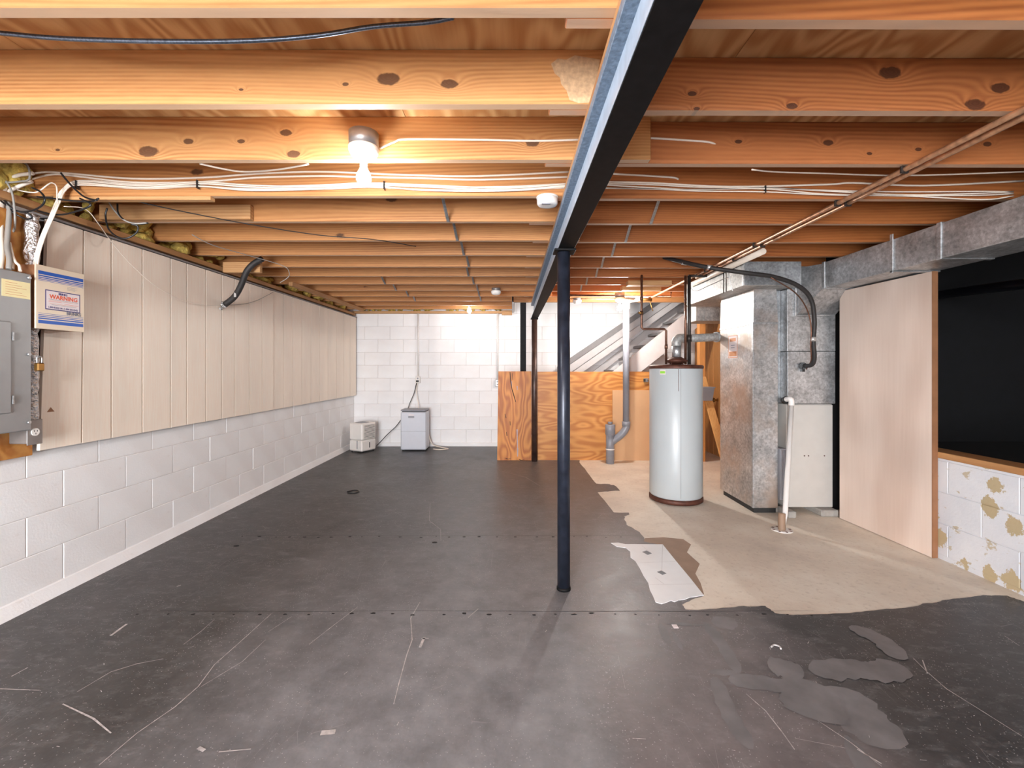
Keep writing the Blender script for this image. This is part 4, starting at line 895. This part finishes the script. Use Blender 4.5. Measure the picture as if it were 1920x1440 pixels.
# ------------------------------------------------------------------ electrical panel and company on the left wall
tag(bx(-2.515, -2.475, 1.3, 2.30, .80, 2.03, b=.002).build('backer_board', M['ply_orange']), 'orange plywood backer board behind the grey electrical panel', 'plywood')
ep = thing('electrical_panel', 'grey steel electrical breaker panel at the left edge', 'electrical panel', (-2.42, 1.9, .95))
bx(-2.474, -2.375, 1.62, 2.175, .955, 1.70, b=.003).build('cabinet', M['panel_grey'], ep)
bx(-2.375, -2.362, 1.61, 2.19, .945, 1.71, b=.004).build('cover', M['panel_grey'], ep)
dr_ = bx(-2.362, -2.354, 1.70, 2.096, 1.037, 1.468, b=.004).build('panel_door', M['panel_grey'], ep)
for z0 in (1.40, 1.10): bx(-2.358, -2.350, 2.098, 2.103, z0 - .02, z0 + .02).build('hinge', M['galv'], dr_)
sh = bx(-2.3615, -2.3605, 2.06, 2.182, 1.585, 1.665).build('paper_label', M['yellow_paper'], ep)
for k in range(6): bx(-2.3604, -2.3600, 2.075, 2.165 - .02 * (k % 3), 1.597 + k * .011, 1.5985 + k * .011).build('print_line', M['orange'], sh)
for y_, z0 in ((2.172, 1.69), (2.172, 1.317), (2.172, .985)): MB().cyl((-2.361, y_, z0), (-2.350, y_, z0), .007, 10).build('screw', M['galv'], ep)
# alarm box
ab = thing('alarm_box', 'cream metal alarm box with blue stripes and a warning sticker', 'alarm box', (-2.41, 2.33, 1.447))
ya, yb_ = 2.206, 2.458; za, zb2 = 1.447, 1.767
bx(-2.455, -2.368, ya + .004, yb_ - .004, za + .003, zb2 - .003).build('case', M['edge_wood_shade'], ab)  # brown colour has the shade on the box side painted in
bx(-2.368, -2.360, ya, yb_, za, zb2, b=.002).build('door', M['box_cream'], ab)
W_ = yb_ - ya; Hh = zb2 - za
def pr_(u0, u1, v0, v1, mat, d=0.0, name='stripe', par=None): return bx(-2.3600 + d, -2.3594 + d, ya + u0 * W_, ya + u1 * W_, zb2 - v1 * Hh, zb2 - v0 * Hh).build(name, M[mat], par or ab)
for v0, v1 in ((.09, .145), (.158, .178), (.19, .204), (.216, .226), (.240, .245)): pr_(.05, .97, v0, v1, 'ink_blue')
for v0, v1 in ((.862, .915), (.826, .846), (.80, .812), (.775, .785), (.752, .757)): pr_(.05, .97, v0, v1, 'ink_blue')
pr_(.18, .90, .37, .685, 'ink_navy', name='sticker_border'); stc = pr_(.20, .88, .385, .670, 'sticker', .0006, 'sticker')
def text(body, u, v, size, mat, par, bold=.0, d=.0014, align='CENTER', sx=1.0):
    cu = bpy.data.curves.new('lettering', 'FONT'); cu.body = body; cu.size = size; cu.align_x = align; cu.align_y = 'CENTER'; cu.extrude = .0002; cu.offset = bold; cu.resolution_u = 2
    tmp = bpy.data.objects.new('tmp_text', cu); C.objects.link(tmp); bpy.context.view_layer.update()
    me = bpy.data.meshes.new_from_object(tmp.evaluated_get(bpy.context.evaluated_depsgraph_get())); bpy.data.objects.remove(tmp); bpy.data.curves.remove(cu)
    me.materials.clear(); me.materials.append(M[mat]); o = bpy.data.objects.new('lettering', me); C.objects.link(o); o.rotation_euler = (math.radians(90), 0, math.radians(90)); o.scale = (sx, 1, 1)
    return place(o, par, Vector((-2.3600 + d, ya + u * W_, zb2 - v * Hh)))
text('WARNING', .55, .475, .030, 'ink_red', ab, .0009); text('BRINKS', .53, .415, .014, 'ink_navy', ab, .0006)
text('1-800-BUILD IN  (1-800-284-5345)', .54, .645, .0125, 'ink_navy', ab, .0003, sx=.86)
text('BRINKS', .76, .715, .024, 'ink_grey', ab, .0004, sx=1.0)
for k, (u0, u1, mm) in enumerate(((.24, .85, 'ink_grey'), (.26, .84, 'orange'), (.24, .50, 'ink_red'), (.56, .86, 'ink_red'), (.26, .82, 'orange'), (.30, .80, 'ink_grey'))): pr_(u0, u1, .515 + k * .017, .519 + k * .017, mm, .0012, 'print_line', ab)
for k in range(4): pr_(.62, .84 - .05 * (k % 2), .275 + .016 * k, .278 + .016 * k, 'ink_grey', name='print_line')
# foil wrapped vent beside the panel, top and bottom
fo = MB(); rn = random.Random(5); pts = [(-2.44, 2.262 + rn.uniform(-.004, .004), .96 + i * .0274) for i in range(40)]
fo.tube(pts, .028, 14, False, True, [.027 + rn.uniform(-.005, .005) for _ in pts]); tag(fo.build('foil_pipe', M['foil']), 'crumpled foil-wrapped vertical pipe between electrical panel and panelling', 'pipe')
ob = thing('outlet_box', 'grey wall outlet box under the panel corner at the foot of the foil pipe', 'electrical box', (-2.41, 2.22, .875))
bx(-2.476, -2.385, 2.19, 2.255, .875, .987, b=.004).build('box', M['metal_box'], ob); bx(-2.385, -2.380, 2.186, 2.259, .868, .992, b=.002).build('face_plate', M['metal_box'], ob)
MB().lathe((-2.379, 2.222, .931), [(.019, -.002), (.019, .003)], 20, Matrix.Rotation(1.5708, 3, 'Y')).build('socket', M['ceramic'], ob)
for dy, dz in ((-.007, .005), (.007, .005), (0, -.008)): bx(-2.3762, -2.3755, 2.222 + dy - .0015, 2.222 + dy + .0015, .931 + dz - .004, .931 + dz + .004).build('slot', M['dark'], ob)
pk = thing('padlock', 'brass padlock hanging on a hasp at the right edge of the electrical panel', 'padlock', (-2.35, 2.215, 1.24))
bx(-2.368, -2.345, 2.203, 2.237, 1.235, 1.275, b=.004).build('body', M['brass'], pk); MB().tube([(-2.356, 2.21, 1.272), (-2.356, 2.208, 1.30), (-2.356, 2.22, 1.308), (-2.356, 2.231, 1.30), (-2.356, 2.231, 1.272)], .003, 8).build('shackle', M['galv'], pk)
# white cables
cb = thing('cable_bundle', 'thick tied bundle of white cables strung along the joist and down to the alarm box', 'cable', P(125, 350, 2.31))
rn = random.Random(3)
for k in range(6):
    o1 = (k % 3 - 1) * 3.4; o2 = (k // 3) * .009; ph = rn.random() * 6
    pts = [(x, y + o1 + 1.6 * math.sin(ph + x / 60), 2.318 - o2) for x, y in ((150, 343), (260, 350), (370, 345), (470, 352), (600, 352), (690, 346), (800, 352), (950, 355), (1075, 346))]
    dn_ = [(x + o1, y, Yd - o2) for x, y, Yd in ((66, 500, 2.245), (72, 470, 2.25), (82, 440, 2.26), (96, 408, 2.27), (108, 380, 2.28), (120, 356, 2.30))]
    MB().tube([P(*p) for p in dn_ + pts], .0042, 6).build('strand', M['white_cable'], cb)
for x, y in ((142, 346), (369, 345), (720, 347)): 
    q = P(x, y, 2.30); bx(q.x - .003, q.x + .003, q.y - .004, q.y + .02, q.z - .022, q.z + .022, b=.002).build('tie', M['black_cable'], cb)
for k, (pts, lab) in enumerate((([(20, 350), (40, 333), (80, 323), (128, 325), (250, 335), (380, 333), (480, 326), (600, 322), (760, 328), (900, 330), (1090, 321)], 'upper white cable running along the joist face above the bundle'),
        ([(30, 352), (60, 336), (100, 327), (140, 330), (250, 342), (380, 341), (480, 333), (600, 330), (680, 332), (790, 334), (900, 337), (1085, 331)], 'second white cable just under the upper one on the joist face'))):
    cable('cable', lab, [(x, y, 2.322) for x, y in pts], .0052, M['white_cable'])
cable('cable', 'slack white cable bowing below the near joist left of the bulb', [(375, 307, 1.98), (420, 317, 2.1), (460, 322, 2.2), (520, 318, 2.1), (578, 308, 1.98)], .0042, M['white_cable'])
cable('cable', 'white cable feeding the near bulb box, stapled to the joist face up to the beam', [(705, 281, 1.88), (715, 277, 1.90), (740, 266, 1.912), (765, 261, 1.914), (900, 262, 1.914), (1000, 264, 1.914), (1090, 262, 1.914)], .0045, M['white_cable'])
cable('cable', 'white cable right of the beam ending in a hole in the red-brown joist', [(1160, 257, 1.957), (1220, 259, 1.957), (1270, 262, 1.957), (1325, 266, 1.957), (1342, 271, 1.965)], .0045, M['white_cable'])
cable('cable', 'white cable on the joist right of the beam passing over the copper pipes', [(1130, 341, 2.358), (1220, 343, 2.358), (1366, 350, 2.358), (1548, 346, 2.358), (1600, 343, 2.358), (1730, 348, 2.358), (1925, 339, 2.358)], .005, M['white_cable'])
cable('cable', 'short white cable right of the beam entering the joist near the bridging', [(1150, 326, 2.358), (1220, 330, 2.358), (1262, 333, 2.358), (1272, 336, 2.362)], .005, M['white_cable'])
cable('cable', 'thin white cable drooping just below the third joist at far right', [(1410, 318, 2.02), (1450, 322, 2.1), (1540, 325, 2.15), (1700, 329, 2.2), (1920, 322, 2.1)], .0035, M['white_cable'])
cb = thing('cable_bundle', 'flat bundle of white cables strung right of the beam toward the duct', 'cable', P(1420, 354, 2.35))
for k in range(4):
    o1 = (k - 1.5) * 2.6
    MB().tube([P(x, y + o1 + 1.8 * math.sin(k * 2 + x / 70), 2.352) for x, y in ((1130, 349), (1220, 352), (1311, 355), (1434, 354), (1548, 361), (1694, 365), (1840, 365 + o1), (1900, 362))], .0036, 6).build('strand', M['white_cable'], cb)
q = P(1436, 354, 2.345); bx(q.x - .003, q.x + .003, q.y - .002, q.y + .016, q.z - .02, q.z + .02, b=.002).build('tie', M['black_cable'], cb)
cable('armoured_cable', 'black armoured cable sagging across the ceiling bay at the top left', [(-40, 58, 1.28), (0, 62, 1.28), (130, 73, 1.28), (330, 78, 1.28), (480, 76, 1.28), (600, 66, 1.28), (700, 50, 1.28), (800, 42, 1.27), (850, 33, 1.25)], .0065, M['bx'])
# panel feeders
for k, (pts, r_, mm, lab) in enumerate((
        ([(2, 505), (4, 470), (2, 440), (4, 400), (5, 370), (12, 345), (30, 330), (62, 325)], .009, 'white_cable', 'leftmost thick white feeder cable rising from the electrical panel'),
        ([(22, 505), (21, 490), (12, 470), (10, 440), (8, 410), (7, 385), (14, 362), (34, 350), (60, 340)], .009, 'white_cable', 'thick cream feeder cable bending above the electrical panel'),
        ([(16, 505), (17, 485), (13, 462), (15, 430), (17, 400), (16, 380)], .010, 'grey_cable', 'grey feeder conduit behind the white cables above the electrical panel'),
        ([(38, 508), (36, 498), (30, 492), (24, 480), (18, 455)], .006, 'white_cable', 'short thin cable hooking into the top right of the electrical panel'))):
    cable('feeder_cable', lab, [(x, y, 2.10 + .02 * (k % 2) + .0008 * (505 - y)) for x, y in pts], r_, M[mm])
bk = [([(-10, 294), (20, 298), (42, 303), (52, 312), (56, 328), (52, 338), (30, 341), (0, 343)], 'grey_cable', 'grey-blue coax cable curling round the top of the feeder cables'),
      ([(-5, 325), (10, 338), (22, 360), (27, 390), (28, 420), (24, 435), (10, 442), (-5, 448)], 'grey_cable', 'grey-blue cable looping down in front of the plywood backer'),
      ([(60, 352), (76, 360), (84, 373), (78, 386), (60, 395), (40, 397), (24, 392), (12, 380), (2, 368)], 'black_cable', 'black cable loop right of the feeder cables'),
      ([(-5, 372), (12, 385), (24, 398), (38, 406), (50, 411), (60, 408), (50, 398)], 'black_cable', 'black cable sagging under the loop left of the foil pipe'),
      ([(70, 369), (100, 372), (130, 376), (170, 378), (185, 372)], 'black_cable', 'black cable running right toward the joist corner above the panelling'),
      ([(114, 324), (125, 338), (142, 356), (160, 370), (182, 376)], 'black_cable', 'black cable slanting across the white cable bundle'),
      ([(0, 346), (20, 352), (40, 358), (62, 361), (74, 358), (90, 346), (98, 343), (106, 350), (107, 372), (108, 382)], 'white_cable', 'thin split cream cable arching below the two white cables'),
      ([(201, 390), (198, 405), (204, 430), (222, 445), (240, 446), (256, 436), (258, 424), (246, 420)], 'black_cable', 'black cable loop hanging over the yellow insulation above the panelling'),
      ([(205, 380), (215, 395), (232, 412), (252, 419), (275, 418)], 'grey_cable', 'grey wire drooping under the joist by the insulation'),
      ([(220, 382), (222, 400), (236, 414), (262, 420), (278, 418)], 'black_cable', 'black wire hooked beside the grey wire over the insulation'),
      ([(150, 372), (170, 385), (130, 400), (100, 402), (70, 395)], 'black_cable', 'black cable lying loosely behind the bundle over the panelling')]
for k, (pts, mm, lab) in enumerate(bk):
    Yd = 2.20 if k < 6 else 2.24
    if k in (4, 5, 10): Yd = 2.27
    if k in (7, 8, 9): Yd = 2.52
    cable('loose_cable', lab, [(x, y, Yd + .012 * math.sin(i * 1.3 + k)) for i, (x, y) in enumerate(pts)], .0045 if k != 6 else .003, M[mm])
cable('thin_wire', 'thin cream wire swagging across the front of the panelling to the hose clamp', [(120, 387, 2.25), (160, 392, 2.35), (185, 420, 2.45), (205, 448, 2.62), (240, 490, 2.8), (290, 535, 3.02), (340, 562, 3.28), (385, 572, 3.52), (418, 573, 3.74)], .0022, M['white_cable'], 'wire')
cable('thin_wire', 'thin grey wire from the hose clamp to the top of the second panelling sheet', [(420, 572, 3.74), (450, 571, 3.98), (480, 564, 4.22), (512, 548, 4.55)], .0022, M['grey_cable'], 'wire')
cable('thin_wire', 'long dark wire stretched diagonally under the joists left of the back bulb', [(250, 376, 2.35), (330, 394, 2.48), (470, 421, 2.74), (600, 441, 2.97), (700, 449, 3.08), (780, 462, 3.25)], .003, M['black_cable'], 'wire')
cable('thin_wire', 'long grey wire under the joists curling down above the hose', [(360, 440, 3.02), (400, 460, 3.2), (470, 480, 3.55), (530, 498, 3.8), (542, 510, 3.8), (540, 520, 3.78), (525, 530, 3.78)], .003, M['grey_cable'], 'wire')
hz = thing('foam_hose', 'black foam-wrapped hose dropping from the joists through the panelling', 'hose', P(420, 573, 3.78))
MB().tube([P(422, 571, 3.75), P(440, 556, 3.74), P(452, 535, 3.72), P(462, 510, 3.70), P(475, 495, 3.70), P(492, 485, 3.70)], .024, 14).build('foam_tube', M['tube_dark'], hz)
lumps((P(420, 0, 3.78).x - .03, P(420, 0, 3.78).x + .01, 3.755, 3.82, 1.75, 1.80), 8, .02, 7).build('foil_seal', M['foil'], hz)
q = P(441, 553, 3.715); bx(q.x - .008, q.x + .008, q.y - .004, q.y + .002, q.z - .018, q.z + .018).build('tape_mark', M['tape'], hz)
print('objects', len(bpy.data.objects))
